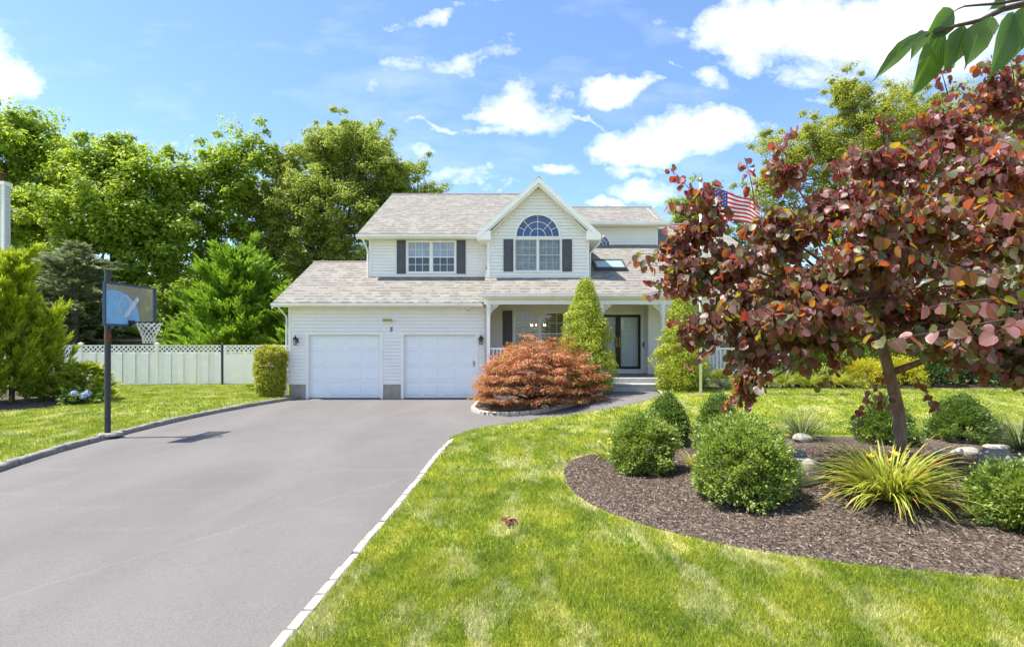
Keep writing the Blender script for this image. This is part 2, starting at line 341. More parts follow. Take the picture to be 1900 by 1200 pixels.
# ------------------------------------------------------------------ mesh helpers
class MB:
    def __init__(s): s.v = []; s.f = []; s.uv = None; s.mi = []
    def add(s, vs, fs, mi=0):
        o = len(s.v); s.v += [tuple(v) for v in vs]; s.f += [tuple(i+o for i in f) for f in fs]; s.mi += [mi]*len(fs); return s
    def box(s, x0, x1, y0, y1, z0, z1, mi=0):
        return s.add([(x0,y0,z0),(x1,y0,z0),(x1,y1,z0),(x0,y1,z0),(x0,y0,z1),(x1,y0,z1),(x1,y1,z1),(x0,y1,z1)],
              [(0,3,2,1),(4,5,6,7),(0,1,5,4),(1,2,6,5),(2,3,7,6),(3,0,4,7)], mi)
    def bevbox(s, x0, x1, y0, y1, z0, z1, b=.01):
        # box with chamfered front (-y) face
        vs = [(x0,y1,z0),(x1,y1,z0),(x1,y1,z1),(x0,y1,z1),(x0,y0+b,z0),(x1,y0+b,z0),(x1,y0+b,z1),(x0,y0+b,z1),
              (x0+b,y0,z0+b),(x1-b,y0,z0+b),(x1-b,y0,z1-b),(x0+b,y0,z1-b)]
        return s.add(vs, [(0,3,2,1),(0,1,5,4),(1,2,6,5),(2,3,7,6),(3,0,4,7),(4,5,9,8),(5,6,10,9),(6,7,11,10),(7,4,8,11),(8,9,10,11)])
    def prism(s, pts, d, mi=0):     # pts: planar polygon list of Vector, extruded by vector d
        n = len(pts); d = Vector(d)
        vs = [Vector(p) for p in pts]+[Vector(p)+d for p in pts]
        return s.add(vs, [tuple(range(n))[::-1], tuple(range(n, 2*n))]+[(i, (i+1) % n, n+(i+1) % n, n+i) for i in range(n)], mi)
    def tube(s, pts, rad, seg=8, cap=True, mi=0):
        pts = [Vector(p) for p in pts]; n = len(pts)
        if not hasattr(rad, '__len__'): rad = [rad]*n
        ref = Vector((0, 0, 1)); vs = []; prev = None
        for i, p in enumerate(pts):
            t = (pts[min(i+1, n-1)]-pts[max(i-1, 0)])
            if t.length < 1e-9: t = Vector((0, 0, 1))
            t.normalize()
            if prev is None:
                a = t.cross(ref)
                if a.length < .2: a = t.cross(Vector((0, 1, 0)))
            else: a = prev-t*prev.dot(t)
            a.normalize(); prev = a; bb = t.cross(a)
            for k in range(seg):
                an = 2*math.pi*k/seg
                vs.append(p+(a*math.cos(an)+bb*math.sin(an))*rad[i])
        fs = [(i*seg+k, i*seg+(k+1) % seg, (i+1)*seg+(k+1) % seg, (i+1)*seg+k) for i in range(n-1) for k in range(seg)]
        if cap: fs += [tuple(range(seg))[::-1], tuple(range((n-1)*seg, n*seg))]
        return s.add(vs, fs, mi)
    def lathe(s, c, prof, seg=16, mi=0):
        vs = []; n = len(prof)
        for r, z in prof:
            for k in range(seg):
                a = 2*math.pi*k/seg; vs.append((c[0]+r*math.cos(a), c[1]+r*math.sin(a), c[2]+z))
        fs = [(i*seg+k, i*seg+(k+1) % seg, (i+1)*seg+(k+1) % seg, (i+1)*seg+k) for i in range(n-1) for k in range(seg)]
        fs += [tuple(range(seg))[::-1], tuple(range((n-1)*seg, n*seg))]
        return s.add(vs, fs, mi)

def finish(me, name, mats, parent, smooth=False):
    if not isinstance(mats, (list, tuple)): mats = [mats]
    for m in mats: me.materials.append(m)
    if smooth: me.polygons.foreach_set('use_smooth', [True]*len(me.polygons))
    o = bpy.data.objects.new(name, me); COL.objects.link(o)
    if parent is not None:
        o.parent = parent
        if parent.type == 'EMPTY': o.matrix_parent_inverse = Matrix.Translation(-parent.location)
    return o
def obj(name, mb, mat, parent=None, smooth=False):
    me = bpy.data.meshes.new(name); me.from_pydata(mb.v, [], mb.f); me.update()
    if any(mb.mi): me.polygons.foreach_set('material_index', mb.mi)
    if mb.uv:
        uvl = me.uv_layers.new(name='UVMap')
        for p in me.polygons:
            for li in p.loop_indices: uvl.data[li].uv = mb.uv[me.loops[li].vertex_index]
    return finish(me, name, mat, parent, smooth)
def tag(o, label=None, cat=None, group=None, kind=None):
    if label: o['label'] = label
    if cat: o['category'] = cat
    if group: o['group'] = group
    if kind: o['kind'] = kind
    return o
def thing(name, loc, label, cat, group=None):
    o = bpy.data.objects.new(name, None); COL.objects.link(o); o.location = loc; o.empty_display_size = .2
    return tag(o, label, cat, group)
def npmesh(name, V, faces_flat, sizes, mats, parent, tint=None, smooth=False):
    me = bpy.data.meshes.new(name)
    me.vertices.add(len(V)); me.vertices.foreach_set('co', np.ascontiguousarray(V, dtype=np.float32).ravel())
    me.loops.add(len(faces_flat)); me.loops.foreach_set('vertex_index', faces_flat.astype(np.int32))
    me.polygons.add(len(sizes))
    st = np.concatenate([[0], np.cumsum(sizes)[:-1]]).astype(np.int32)
    me.polygons.foreach_set('loop_start', st); me.polygons.foreach_set('loop_total', np.asarray(sizes, dtype=np.int32))
    if tint is not None:
        a = me.attributes.new('tint', 'FLOAT', 'POINT'); a.data.foreach_set('value', np.ascontiguousarray(tint, dtype=np.float32))
    me.update(); me.validate()
    return finish(me, name, mats, parent, smooth)
def nrm(a): return a/np.maximum(np.linalg.norm(a, axis=-1, keepdims=True), 1e-9)
TPL = {
 'diamond': (np.array([(0,0,0),(.5,.45,.12),(0,1,0),(-.5,.45,.12)], float), [(0,1,2),(0,2,3)]),
 'quad': (np.array([(-.5,0,0),(.5,0,0),(.5,1,0),(-.5,1,0)], float), [(0,1,2,3)]),
 'lobed': (np.array([(0,0,0),(.5,.25,.1),(.28,.5,.05),(.42,.8,.12),(0,1.05,0),(-.42,.8,.12),(-.28,.5,.05),(-.5,.25,.1)], float), [(0,1,2,3,4),(0,4,5,6,7)]),
 'heart': (np.array([(0,.05,0),(.20,-.04,.04),(.44,.08,.12),(.54,.36,.17),(.40,.72,.10),(.16,.90,.0),(0,.98,-.07),(0,.5,0),(-.16,.90,.0),(-.40,.72,.10),(-.54,.36,.17),(-.44,.08,.12),(-.20,-.04,.04)], float),
           [(0,1,2,3,7),(7,3,4,5,6),(0,7,10,11,12),(7,6,8,9,10)]),
 'ovate': (np.array([(0,0,0),(.22,.10,.05),(.46,.32,.14),(.42,.55,.12),(.20,.80,.04),(.04,.93,-.03),(0,1.06,-.08),(-.04,.93,-.03),(-.20,.80,.04),(-.42,.55,.12),(-.46,.32,.14),(-.22,.10,.05),(0,.45,0)], float),
           [(0,1,2,12),(12,2,3,4),(12,4,5,6),(0,12,10,11),(12,8,9,10),(12,6,7,8)]),
}
def leafmesh(name, P, A, Nn, L, W, kind, mat, parent, tint=None, veins=False):
    """P positions, A axis dir, Nn approx normal"""
    A = nrm(A); X = nrm(np.cross(A, Nn)); Z = np.cross(X, A)
    T, fs = TPL[kind]; k = len(T); n = len(P)
    L = np.broadcast_to(L, (n,))[:, None, None]; W = np.broadcast_to(W, (n,))[:, None, None]
    V = P[:, None, :] + X[:, None, :]*T[None, :, 0:1]*W + A[:, None, :]*T[None, :, 1:2]*L + Z[:, None, :]*T[None, :, 2:3]*W
    flat = np.concatenate([np.array(f) for f in fs]); sizes1 = np.array([len(f) for f in fs])
    FF = (flat[None, :]+(np.arange(n)*k)[:, None]).ravel()
    if tint is None: tint = rng.random(n)
    o = npmesh(name, V.reshape(-1, 3), FF, np.tile(sizes1, n), mat, parent, np.repeat(tint, k), smooth=veins)
    if veins:
        at = o.data.attributes.new('leafuv', 'FLOAT_VECTOR', 'POINT'); at.data.foreach_set('vector', np.tile(T, (n, 1)).astype(np.float32).ravel())
    return o
def rsph(n):
    return nrm(rng.normal(size=(n, 3)))

# ------------------------------------------------------------------ ground
def loft(rows, offs=.0, hf=None, uvs=False):
    """rows: list of lists of (x,y)"""
    mb = MB(); m = len(rows[0])
    for r in rows:
        for (x, y) in r:
            z = float(G(x, y))+offs
            if hf: z += hf(x, y)
            mb.v.append((x, y, z))
    for i in range(len(rows)-1):
        for j in range(m-1):
            mb.f.append((i*m+j, i*m+j+1, (i+1)*m+j+1, (i+1)*m+j)); mb.mi.append(0)
    return mb
def lin(a, b, n): return [a+(b-a)*i/(n-1) for i in range(n)]
# kerb edge curves from plan points
LK = [ground_pt(x, y, .0) for x, y in ((-900,1220),(-420,1030),(-200,945),(0,872),(100,840),(200,813),(300,788),(400,766),(500,748),(552,740))]
RK = [ground_pt(x, y, .0) for x, y in ((330,1420),(425,1305),(512,1200),(600,1097),(662,1022),(722,952),(772,892),(808,846),(834,820))]
RE = [ground_pt(x, y, .0) for x, y in ((870,804),(920,794),(1000,782),(1080,771),(1150,759),(1200,748),(1228,738))]
def interp(pts, y):
    ys = [p.y for p in pts]; xs = [p.x for p in pts]
    return float(np.interp(y, ys, xs))
LKs = sorted(LK, key=lambda p: p.y); RKs = sorted(RK, key=lambda p: p.y); RA = sorted(RK+RE, key=lambda p: p.y)
YS = LKs[-1].y; YSTEP = RA[-1].y
def xleft(y):
    if y <= LKs[0].y: return LKs[0].x+(y-LKs[0].y)*.0
    return interp(LKs, y) if y < YS else min(-7.4, -7.4)
def xright(y):
    if y < YSTEP: return interp(RA, y)
    return RA[-1].x + (y-YSTEP)*.15
def smooth_poly(pts, step=.25):
    # catmull-rom resample
    out = []
    P = [pts[0]+(pts[0]-pts[1])]+list(pts)+[pts[-1]+(pts[-1]-pts[-2])]
    for i in range(1, len(P)-2):
        n = max(2, int((P[i+1]-P[i]).length/step))
        for k in range(n):
            t = k/n; a, b, c, d = P[i-1], P[i], P[i+1], P[i+2]
            out.append(.5*((2*b)+(c-a)*t+(2*a-5*b+4*c-d)*t*t+(3*b-3*c+d-a)*t**3))
    out.append(P[-2].copy()); return out

# base sheet
mb = MB(); xs = sorted(set([-600,-300,-120,-70]+lin(-40, 40, 41)+[70,120,300,600])); ys = sorted(set([-200,-80,-30]+lin(-10, 44, 28)+[60,90,150,300,700]))
mb = loft([[(x, y) for x in xs] for y in ys], -.12)
tag(obj('ground', mb, M['lawn'], smooth=True), kind='structure')
mb = loft([[(x, y) for x in lin(-16, 6.5, 46)] for y in lin(-12, 19.16, 80)], 0)
tag(obj('driveway', mb, M['asphalt'], smooth=True), kind='structure')
ysl = [-12, -8, -4]+lin(-1, YS, 60)+[YS+.02]+lin(YS+.3, 30, 14)+[36, 44]
mb = loft([[(-45+(xleft(y)-.10+45)*t, y) for t in [0,.3,.5,.65,.75,.82,.88,.92,.95,.97,.985,1]] for y in ysl], .09)
LZOFF = .09
tag(obj('lawn', mb, M['lawn'], smooth=True), kind='structure')
RZ = .065
ysr = [-12, -8, -4]+lin(-1, YSTEP, 90)+[YSTEP+.02]+lin(YSTEP+.3, 19, 8)+[24, 30, 44]
def xrl(y): return xright(y)+(.11 if y < RKs[-1].y else 0.)
rows = []
for y in ysr:
    xr = xrl(y); rows.append([(xr+(45-xr)*t, y) for t in [0,.01,.02,.04,.07,.1,.14,.2,.3,.5,.7,1]])
tag(obj('lawn', loft(rows, RZ), M['lawn'], smooth=True), kind='structure')
# soil edge under right lawn rim where it has no kerb
mb = MB(); pr = [p for p in smooth_poly([Vector((xrl(y), y, 0)) for y in lin(RKs[-1].y, YSTEP, 30)], .2)]
for i in range(len(pr)-1):
    a, b = pr[i], pr[i+1]
    za, zb = float(G(a.x, a.y)), float(G(b.x, b.y))
    mb.add([(a.x, a.y, za-.1), (b.x, b.y, zb-.1), (b.x, b.y, zb+RZ), (a.x, a.y, za+RZ)], [(0,1,2,3)])
tag(obj('lawn_edge', mb, M['mulch']), kind='structure')

def kerb(name, path, w, h, L, mat, base=0.0, gap=.012, zoff=None):
    mb = MB(); pth = smooth_poly(path, .05)
    # walk
    d = 0; i = 0; seg = []; acc = [0]
    for k in range(1, len(pth)): acc.append(acc[-1]+(pth[k]-pth[k-1]).length)
    tot = acc[-1]; s = 0
    def at(s):
        j = min(max(int(np.searchsorted(acc, s))-1, 0), len(pth)-2)
        t = (s-acc[j])/max(acc[j+1]-acc[j], 1e-6); return pth[j].lerp(pth[j+1], t)
    while s < tot-.05:
        l = L*random.uniform(.8, 1.25); e = min(s+l-gap, tot)
        a, b = at(s), at(e); t = (b-a); t.z = 0; t.normalize(); nn = Vector((-t.y, t.x, 0))
        hh = h+random.uniform(-.008, .008); ww = w*random.uniform(.93, 1.05); j = lambda: random.uniform(-.006, .006)
        pts = []
        for q, fr in ((a, 0), (b, 1)):
            zg = float(G(q.x, q.y))+base
            for (o, z) in ((-ww/2, -.05), (-ww/2, hh-.02), (-ww/2+.02, hh), (ww/2-.02, hh), (ww/2, hh-.02), (ww/2, -.05)):
                v = q+nn*(o+j()); v.z = zg+z+j()*.6
                if abs(z-hh) < .001: v += t*(.008 if fr == 0 else -.008)
                pts.append(v)
        mb.add(pts, [(0,1,7,6),(1,2,8,7),(2,3,9,8),(3,4,10,9),(4,5,11,10),(0,5,4,3,2,1),(6,7,8,9,10,11)])
        s += l
    # mortar bed
    for k in range(0, len(pth)-1, 3):
        a, b = pth[k], pth[min(k+3, len(pth)-1)]; t = (b-a); t.z = 0
        if t.length < 1e-5: continue
        t.normalize(); nn = Vector((-t.y, t.x, 0))*(w/2-.012)
        za, zb = float(G(a.x, a.y))+base, float(G(b.x, b.y))+base
        A = [(a-nn), (a+nn), (b+nn), (b-nn)]
        mb.add([(A[0].x,A[0].y,za-.04),(A[1].x,A[1].y,za-.04),(A[2].x,A[2].y,zb-.04),(A[3].x,A[3].y,zb-.04),
                (A[0].x,A[0].y,za+h-.022),(A[1].x,A[1].y,za+h-.022),(A[2].x,A[2].y,zb+h-.022),(A[3].x,A[3].y,zb+h-.022)],
               [(4,5,6,7),(0,1,5,4),(2,3,7,6),(1,2,6,5),(3,0,4,7)], 1)
    o = obj(name, mb, [mat, M['mulch']]); return tag(o, kind='structure')
kerb('kerb', LK, .13, .105, .28, M['kerb_grey'])
kerb('kerb', [p+Vector((.06, 0, 0)) for p in RK], .105, .072, .26, M['kerb'])

# maple bed
BE = [ground_pt(x, y, .0) for x, y in ((900,742),(884,752),(879,762),(900,769),(940,771),(1000,766),(1055,754),(1095,742),(1116,733))]
def fan(center, edge, rings, off, hf):
    mb = MB(); n = len(edge)
    for r in range(rings+1):
        t = r/rings
        for p in edge:
            x = center[0]+(p.x-center[0])*t; y = center[1]+(p.y-center[1])*t
            mb.v.append((x, y, float(G(x, y))+off+hf(t, x, y)))
    for r in range(rings):
        for i in range(n-1):
            mb.f.append((r*n+i, r*n+i+1, (r+1)*n+i+1, (r+1)*n+i)); mb.mi.append(0)
    return mb
be = smooth_poly(BE, .3)
bedc = (1.0, 17.2)
be2 = [Vector((-.95, 18.3, 0))]+be+[Vector((3.0, 18.25, 0))]+[Vector((x, 18.3, 0)) for x in lin(2.5, -.95, 8)]
tag(obj('flower_bed', fan(bedc, be2, 10, .05, lambda t, x, y: .10*(1-t*t)+random.uniform(-.008, .008)), M['mulch'], smooth=True), kind='structure')
kerb('kerb', BE, .12, .10, .26, M['kerb'])

# walkway sheet over asphalt
wk = []
for t in lin(0, 1, 24):
    a = Vector((BE[3].lerp(BE[5], t*2) if t < .5 else BE[5].lerp(BE[8], (t-.5)*2)))
    y2 = 13.4+(YSTEP-13.4)*t; b = Vector((xright(y2), y2, 0))
    wk.append([(a.x+(b.x-a.x)*q, a.y+(b.y-a.y)*q) for q in lin(0, 1, 5)])
wk.append([(3.0+(5.1-3.0)*q, 17.9) for q in lin(0, 1, 5)])
tag(obj('walkway', loft(wk, .004), M['asphalt'], smooth=True), kind='structure')

# island bed in the lawn
IB = [ground_pt(x, y, RZ) for x, y in ((1110,836),(1060,848),(1036,868),(1038,888),(1060,918),(1110,948),(1200,980),(1350,1016),(1500,1040),(1700,1063),(1900,1080),(2200,1098),(2700,1080),(2900,960),(2600,860),(2200,822),(1900,812),(1600,808),(1400,806),(1250,808),(1160,820),(1110,836))]
ib = smooth_poly(IB, .25)
IC = (3.9, 7.0)
MC = (5.15, 7.3)
def mound(x, y):
    d = ((x-MC[0])/2.6)**2+((y-MC[1])/1.9)**2
    return .30*math.exp(-d*1.3)
def inside(poly, x, y):
    c = np.zeros(np.shape(x), bool); n = len(poly); j = n-1
    for i in range(n):
        xi, yi, xj, yj = poly[i].x, poly[i].y, poly[j].x, poly[j].y
        if yi != yj:
            c ^= ((yi > y) != (yj > y)) & (x < (xj-xi)*(y-yi)/(yj-yi)+xi)
        j = i
    return c
def bedz(x, y): return float(G(x, y))+RZ+.02+mound(x, y)
def bed_h(t, x, y):
    e = min(1, (1-t)*6)
    return (.012 if t < 1 else -.03)+mound(x, y)*e+random.uniform(-.006, .006)
tag(obj('mulch_bed', fan(IC, ib, 26, RZ, bed_h), M['mulch'], smooth=True), kind='structure')
# long bed in front of the right wing
rows = [[(x, y) for x in lin(5.2, 40, 60)] for y in lin(17.95, 20.4, 8)]
RBY = 17.95
tag(obj('flower_bed', loft(rows, RZ+.02, lambda x, y: .05*math.sin(min(max(y-17.95, 0), .8)*1.9)+random.uniform(-.008, .008)), M['mulch'], smooth=True), kind='structure')
# bed at left trees
LB = [ground_pt(x, y, .09) for x, y in ((-500,800),(-200,775),(0,764),(110,753),(170,745),(197,733),(170,728),(100,724),(-100,722),(-500,730),(-500,800))]
tag(obj('flower_bed', fan((ground_pt(-60,745,.09).x, ground_pt(-60,745,.09).y), smooth_poly(LB, .5), 6, .10, lambda t, x, y: .06*(1-t)), M['mulch'], smooth=True), kind='structure')

# bark chips on the bed (stuff)
def chips(n):
    x = rng.uniform(.4, 8.5, n*3); y = rng.uniform(4.2, 10.2, n*3)
    k = inside(ib, x, y); x, y = x[k][:n], y[k][:n]
    z = np.array([bedz(a, b) for a, b in zip(x, y)])+.004
    P = np.stack([x, y, z], 1); A = rsph(len(x)); A[:, 2] *= .35; Nn = rsph(len(x))*.5+np.array([0, 0, 1])
    leafm = leafmat('mulch_chips', [(0, (.03, .02, .015)), (.45, (.09, .062, .043)), (.8, (.19, .14, .10)), (1, (.42, .33, .24))], (.1, .07, .05), .02, .9, .1)
    o = leafmesh('bark_mulch', P, A, Nn, rng.uniform(.015, .04, len(x)), rng.uniform(.005, .011, len(x)), 'quad', leafm, None)
    tag(o, 'loose shredded brown bark chips covering the curved lawn bed', 'mulch', kind='stuff')
chips(60000)

# grass blades
def blades():
    Ps = []; Hs = []; Ws = []
    def zone(x0, x1, y0, y1, dens, hf, wf, side):
        n = int((x1-x0)*(y1-y0)*dens); x = rng.uniform(x0, x1, n); y = rng.uniform(y0, y1, n)
        if side == 'R':
            xr = np.interp(y, [p.y for p in RA], [p.x for p in RA])+np.where(y < RKs[-1].y, .115, -.02)
            k = (x > xr) & ~inside(ib, x, y) & (y < RBY+.03) & ((y < YSTEP) | (x > RA[-1].x+.25))
            off = RZ
        else:
            xl = np.interp(y, [p.y for p in LKs], [p.x for p in LKs]); xl = np.where(y > YS, -7.7, xl)-.07
            k = (x < xl) & ~inside(smooth_poly(LB, .5), x, y)
            off = .09
        px = x/y*F+CX
        k &= (px > -150) & (px < 2080)
        x, y = x[k], y[k]
        Ps.append(np.stack([x, y, G(x, y)+off-.004], 1)); Hs.append(rng.uniform(.45, 1.3, len(x))*hf); Ws.append(np.full(len(x), wf))
    zone(-1.8, 4.9, 3.3, 5.2, 11000, .058, .0045, 'R')
    zone(-1.4, 6, 5.2, 8, 5200, .06, .006, 'R')
    zone(-1.5, 12, 8, 12, 2200, .058, .009, 'R')
    zone(-1, 18, 12, 18, 1000, .055, .013, 'R')
    zone(-14, -5.5, 7.5, 14, 1500, .055, .010, 'L')
    zone(-21, -7, 14, 26, 700, .055, .015, 'L')
    P = np.concatenate(Ps); h = np.concatenate(Hs); w = np.concatenate(Ws); n = len(P)
    a = rng.uniform(0, 2*np.pi, n); t = np.stack([np.cos(a), np.sin(a), np.zeros(n)], 1)
    lean_a = rng.uniform(0, 2*np.pi, n)+np.sin(P[:, 0]*1.7)+np.cos(P[:, 1]*1.3)
    ln = np.stack([np.cos(lean_a), np.sin(lean_a), np.zeros(n)], 1)*(h*rng.uniform(.15, .9, n))[:, None]
    up = np.array([0, 0, 1.])
    ww = (w*rng.uniform(.7, 1.3, n))[:, None]
    V = np.stack([P-t*ww*.5, P+t*ww*.5, P+t*ww*.4+ln*.35+up*(h*.55)[:, None], P-t*ww*.4+ln*.35+up*(h*.55)[:, None], P+ln+up*(h*.92)[:, None]], 1)
    f = np.array([0,1,2,3, 3,2,4]); FF = (f[None]+(np.arange(n)*5)[:, None]).ravel()
    o = npmesh('grass', V.reshape(-1, 3), FF, np.tile([4, 3], n), M['blade'], None, np.repeat(rng.random(n), 5))
    tag(o, 'short mown green lawn grass with pale straw coloured patches', 'grass', kind='stuff')
    print('blades', n)
blades()

# ------------------------------------------------------------------ HOUSE
HS = thing('house', (1, 20, 0), 'two storey white sided house with grey shingle roof and two garage doors', 'house')
LAP = .118
def lapwall(mb, O, ux, nx, u0, u1, z0, z1, openings=(), clip=None, arch=None, lap=LAP):
    """O origin, ux unit dir along wall, nx outward normal (both horizontal)"""
    O = Vector(O); ux = Vector(ux); nx = Vector(nx)
    def cut(iv, a, b):
        r = []
        for p, q in iv:
            if b <= p or a >= q: r.append((p, q)); continue
            if a > p: r.append((p, a))
            if b < q: r.append((b, q))
        return r
    def at(p, off, z): v = O+ux*p+nx*off; return Vector((v.x, v.y, z))
    zr = z0
    while zr < z1-1e-4:
        zt = min(zr+lap, z1); lv = {zr, zt}
        for (a, b, c0, c1) in openings:
            for c in (c0, c1):
                if zr < c < zt: lv.add(c)
        if clip or (arch and zt > arch[1] and zr < arch[1]+arch[2]):
            for k in range(1, 4): lv.add(zr+(zt-zr)*k/4)
        if arch and zr < arch[1] < zt: lv.add(arch[1])
        lv = sorted(lv)
        for za, zb in zip(lv, lv[1:]):
            if zb-za < 1e-4: continue
            zm = .5*(za+zb); iv = [(u0, u1)]
            if clip:
                c = clip(zm); iv = [(max(u0, c[0]), min(u1, c[1]))]
            for (a, b, c0, c1) in openings:
                if c0 < zm < c1: iv = cut(iv, a, b)
            if arch and arch[1] < zm < arch[1]+arch[2]:
                d = math.sqrt(max(arch[2]**2-(zm-arch[1])**2, 0)); iv = cut(iv, arch[0]-d, arch[0]+d)
            first = za == zr
            zl = za+(.011 if first and zb-za > .02 else 0)
            oa = .024-.016*(zl-zr)/lap; ob = .024-.016*(zb-zr)/lap
            for p, q in iv:
                if q-p < .004: continue
                mb.add([at(p, oa, zl), at(q, oa, zl), at(q, ob, zb), at(p, ob, zb)], [(0,1,2,3)])
                if first and zl > za:
                    mb.add([at(p, oa, zl), at(q, oa, zl), at(q, -.012, zl+.004), at(p, -.012, zl+.004), at(q, -.012, za), at(p, -.012, za), at(q, .008, za), at(p, .008, za)],
                           [(0,3,2,1), (3,5,4,2), (5,7,6,4)])
        zr = zt
X1 = (1,0,0); Yn = (0,-1,0)
DG, DU, DB, DD, DW = 19.2, 21.15, 19.92, 23.6, 20.4   # garage, upper left, gable bay, dormer, wing wall depths
gd = [(-6.93, -4.48), (-3.69, -1.25)]
wall = MB()
lapwall(wall, (0, DG, 0), X1, Yn, -7.61, -.86, .52, 3.28, [(a-.02, b+.02, 0, 2.18) for a, b in gd])
lapwall(wall, (-7.61, 0, 0), (0,1,0), (-1,0,0), DG, 26.6, .52, 3.28)
lapwall(wall, (-7.61, 0, 0), (0,1,0), (-1,0,0), DG, 26.6, 3.28, 5.1, clip=lambda z: (22.8-(5.1-z)/.49, 22.8+(5.1-z)/.49))
lapwall(wall, (0, DU, 0), X1, Yn, -5.36, -.8, 4.25, 5.86, [(-3.97, -2.09, 4.50, 5.76)])
lapwall(wall, (-5.36, 0, 0), (0,1,0), (-1,0,0), DU, 32.5, 3.6, 5.86)
lapwall(wall, (-5.36, 0, 0), (0,1,0), (-1,0,0), DU, 32.5, 5.86, 8.9, clip=lambda z: (26.85-(8.9-z)/.51, 26.85+(8.9-z)/.51))
GC = .93; GHW = 1.79; GAP = 7.62; GS = .89
lapwall(wall, (0, DB, 0), X1, Yn, GC-GHW, GC+GHW, 4.15, 7.5, [(.06, 1.76, 4.40, 5.62)], clip=lambda z: (GC-(GAP-z-.05)/GS, GC+(GAP-z-.05)/GS), arch=(.91, 5.62, .80))
lapwall(wall, (GC-GHW, 0, 0), (0,1,0), (-1,0,0), DB, 24.5, 3.9, 5.8)
lapwall(wall, (GC+GHW, 0, 0), (0,1,0), (1,0,0), DB, 24.5, 3.9, 5.8)
lapwall(wall, (0, DD, 0), X1, Yn, 2.5, 6.1, 5.90, 6.86, arch=(3.66, 6.0, .47))
lapwall(wall, (6.1, 0, 0), (0,1,0), (1,0,0), DD, 28, 5.6, 8.0, clip=lambda z: (25.8-(8.2-z)/.49, 25.8+(8.2-z)/.49))
# porch back wall, door side wall, wing
lapwall(wall, (0, DU, 0), X1, Yn, -.86, 4.97, .78, 3.32, [(.03, 2.05, 1.42, 3.10), (3.05, 4.9, .7, 3.06)])
lapwall(wall, (4.97, 0, 0), (0,1,0), (-1,0,0), DW, DU, .78, 3.32)
lapwall(wall, (0, DW, 0), X1, Yn, 4.97, 9.3, .78, 3.32, [(7.45, 9.0, 1.55, 3.15)])
lapwall(wall, (9.3, 0, 0), (0,1,0), (1,0,0), DW, 33, .5, 3.4)
lapwall(wall, (9.3, 0, 0), (0,1,0), (1,0,0), DW, 33, 3.4, 7.4, clip=lambda z: (26.8-(7.5-z)/.49, 26.8+(7.5-z)/.49))
lapwall(wall, (-.86, 0, 0), (0,1,0), (1,0,0), 19.21, DU, .5, 3.3)
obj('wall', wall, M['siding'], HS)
for bx_ in ((-7.60, gd[0][0]-.06, DG+.005, DG+.3, -.2, .52), (gd[0][1]+.06, gd[1][0]-.06, DG+.005, DG+.3, -.2, .52), (gd[1][1]+.06, -.86, DG+.005, DG+.3, -.2, .52),
            (-7.60, -7.3, DG+.3, 26.6, -.2, .52), (9.0, 9.29, DW+.01, 33, 0, .78), (4.97, 9.0, DW+.01, DW+.3, 0, .78)):
    fd = MB(); fd.box(*bx_); obj('foundation', fd, M['stone'], HS)
trim = MB()
def corner(mb, x, y, z0, z1, w=.09): mb.box(x-w/2, x+w/2, y-.035, y+.03, z0, z1)
for args in ((-7.575, DG, .50, 3.27), (-.90, DG, .50, 3.27, .08), (-5.32, DU, 4.22, 5.85), (GC-GHW+.03, DB, 4.13, 5.82, .10), (GC+GHW-.03, DB, 4.13, 5.82, .07),
             (6.07, DD, 5.8, 6.85, .07), (4.98, DW, .78, 3.3, .09), (4.93, DU, .78, 3.3, .05), (-.80, DU, .78, 3.3, .06)):
    cm = MB(); corner(cm, *args); obj('corner_trim', cm, M['trim'], HS)
for x0, x1 in ((-7.62, gd[0][0]-.095), (gd[0][1]+.095, gd[1][0]-.095)):
    cm = MB(); cm.box(x0, x1, DG-.02, DG, .49, .525); obj('base_trim', cm, M['trim'], HS)
for a, b in gd:   # door casings
    cm = MB(); cm.box(a-.09, a, DG-.03, DG+.12, 0, 2.17); cm.box(b, b+.09, DG-.03, DG+.12, 0, 2.17); cm.box(a-.09, b+.09, DG-.032, DG+.12, 2.17, 2.27)
    obj('door_casing', cm, M['trim'], HS)
cm = MB(); cm.box(GC-GHW, GC+GHW, DB-.03, DB, 4.12, 4.155); obj('base_trim', cm, M['trim'], HS)

# roofs
def roofpane(mb, P0, P1, P2, P3, th=.05):
    """P0,P1 eave left/right, P2,P3 ridge right/left"""
    P = [Vector(p) for p in (P0, P1, P2, P3)]
    nrm_ = (P[1]-P[0]).cross(P[3]-P[0]).normalized()
    o = len(mb.v)
    mb.v += [tuple(p) for p in P]+[tuple(p-nrm_*th) for p in P]
    ux = (P[1]-P[0]).normalized(); uy = nrm_.cross(ux)
    if mb.uv is None: mb.uv = []
    base = P[0]
    for p in P+P: mb.uv.append(((p-base).dot(ux)+base.x+100, (p-base).dot(uy)+base.z*2+50))
    for f in ((0,1,2,3),(7,6,5,4),(0,4,5,1),(1,5,6,2),(2,6,7,3),(3,7,4,0)): mb.f.append(tuple(i+o for i in f)); mb.mi.append(0)
def slopepoly(mb, pts, th=.04):
    P = [Vector(p) for p in pts]; n = len(P)
    nn = (P[1]-P[0]).cross(P[-1]-P[0]).normalized(); ux = Vector((0, 0, 1)).cross(nn).normalized(); uy = nn.cross(ux)
    o = len(mb.v); mb.v += [tuple(p) for p in P]+[tuple(p-nn*th) for p in P]
    if mb.uv is None: mb.uv = []
    for p in P+P: mb.uv.append((p.dot(ux)+100, p.dot(uy)+50))
    mb.f.append(tuple(o+i for i in range(n))); mb.f.append(tuple(o+n+i for i in reversed(range(n)))); mb.mi += [0, 0]
    for i in range(n): mb.f.append((o+i, o+n+i, o+n+(i+1) % n, o+(i+1) % n)); mb.mi.append(0)
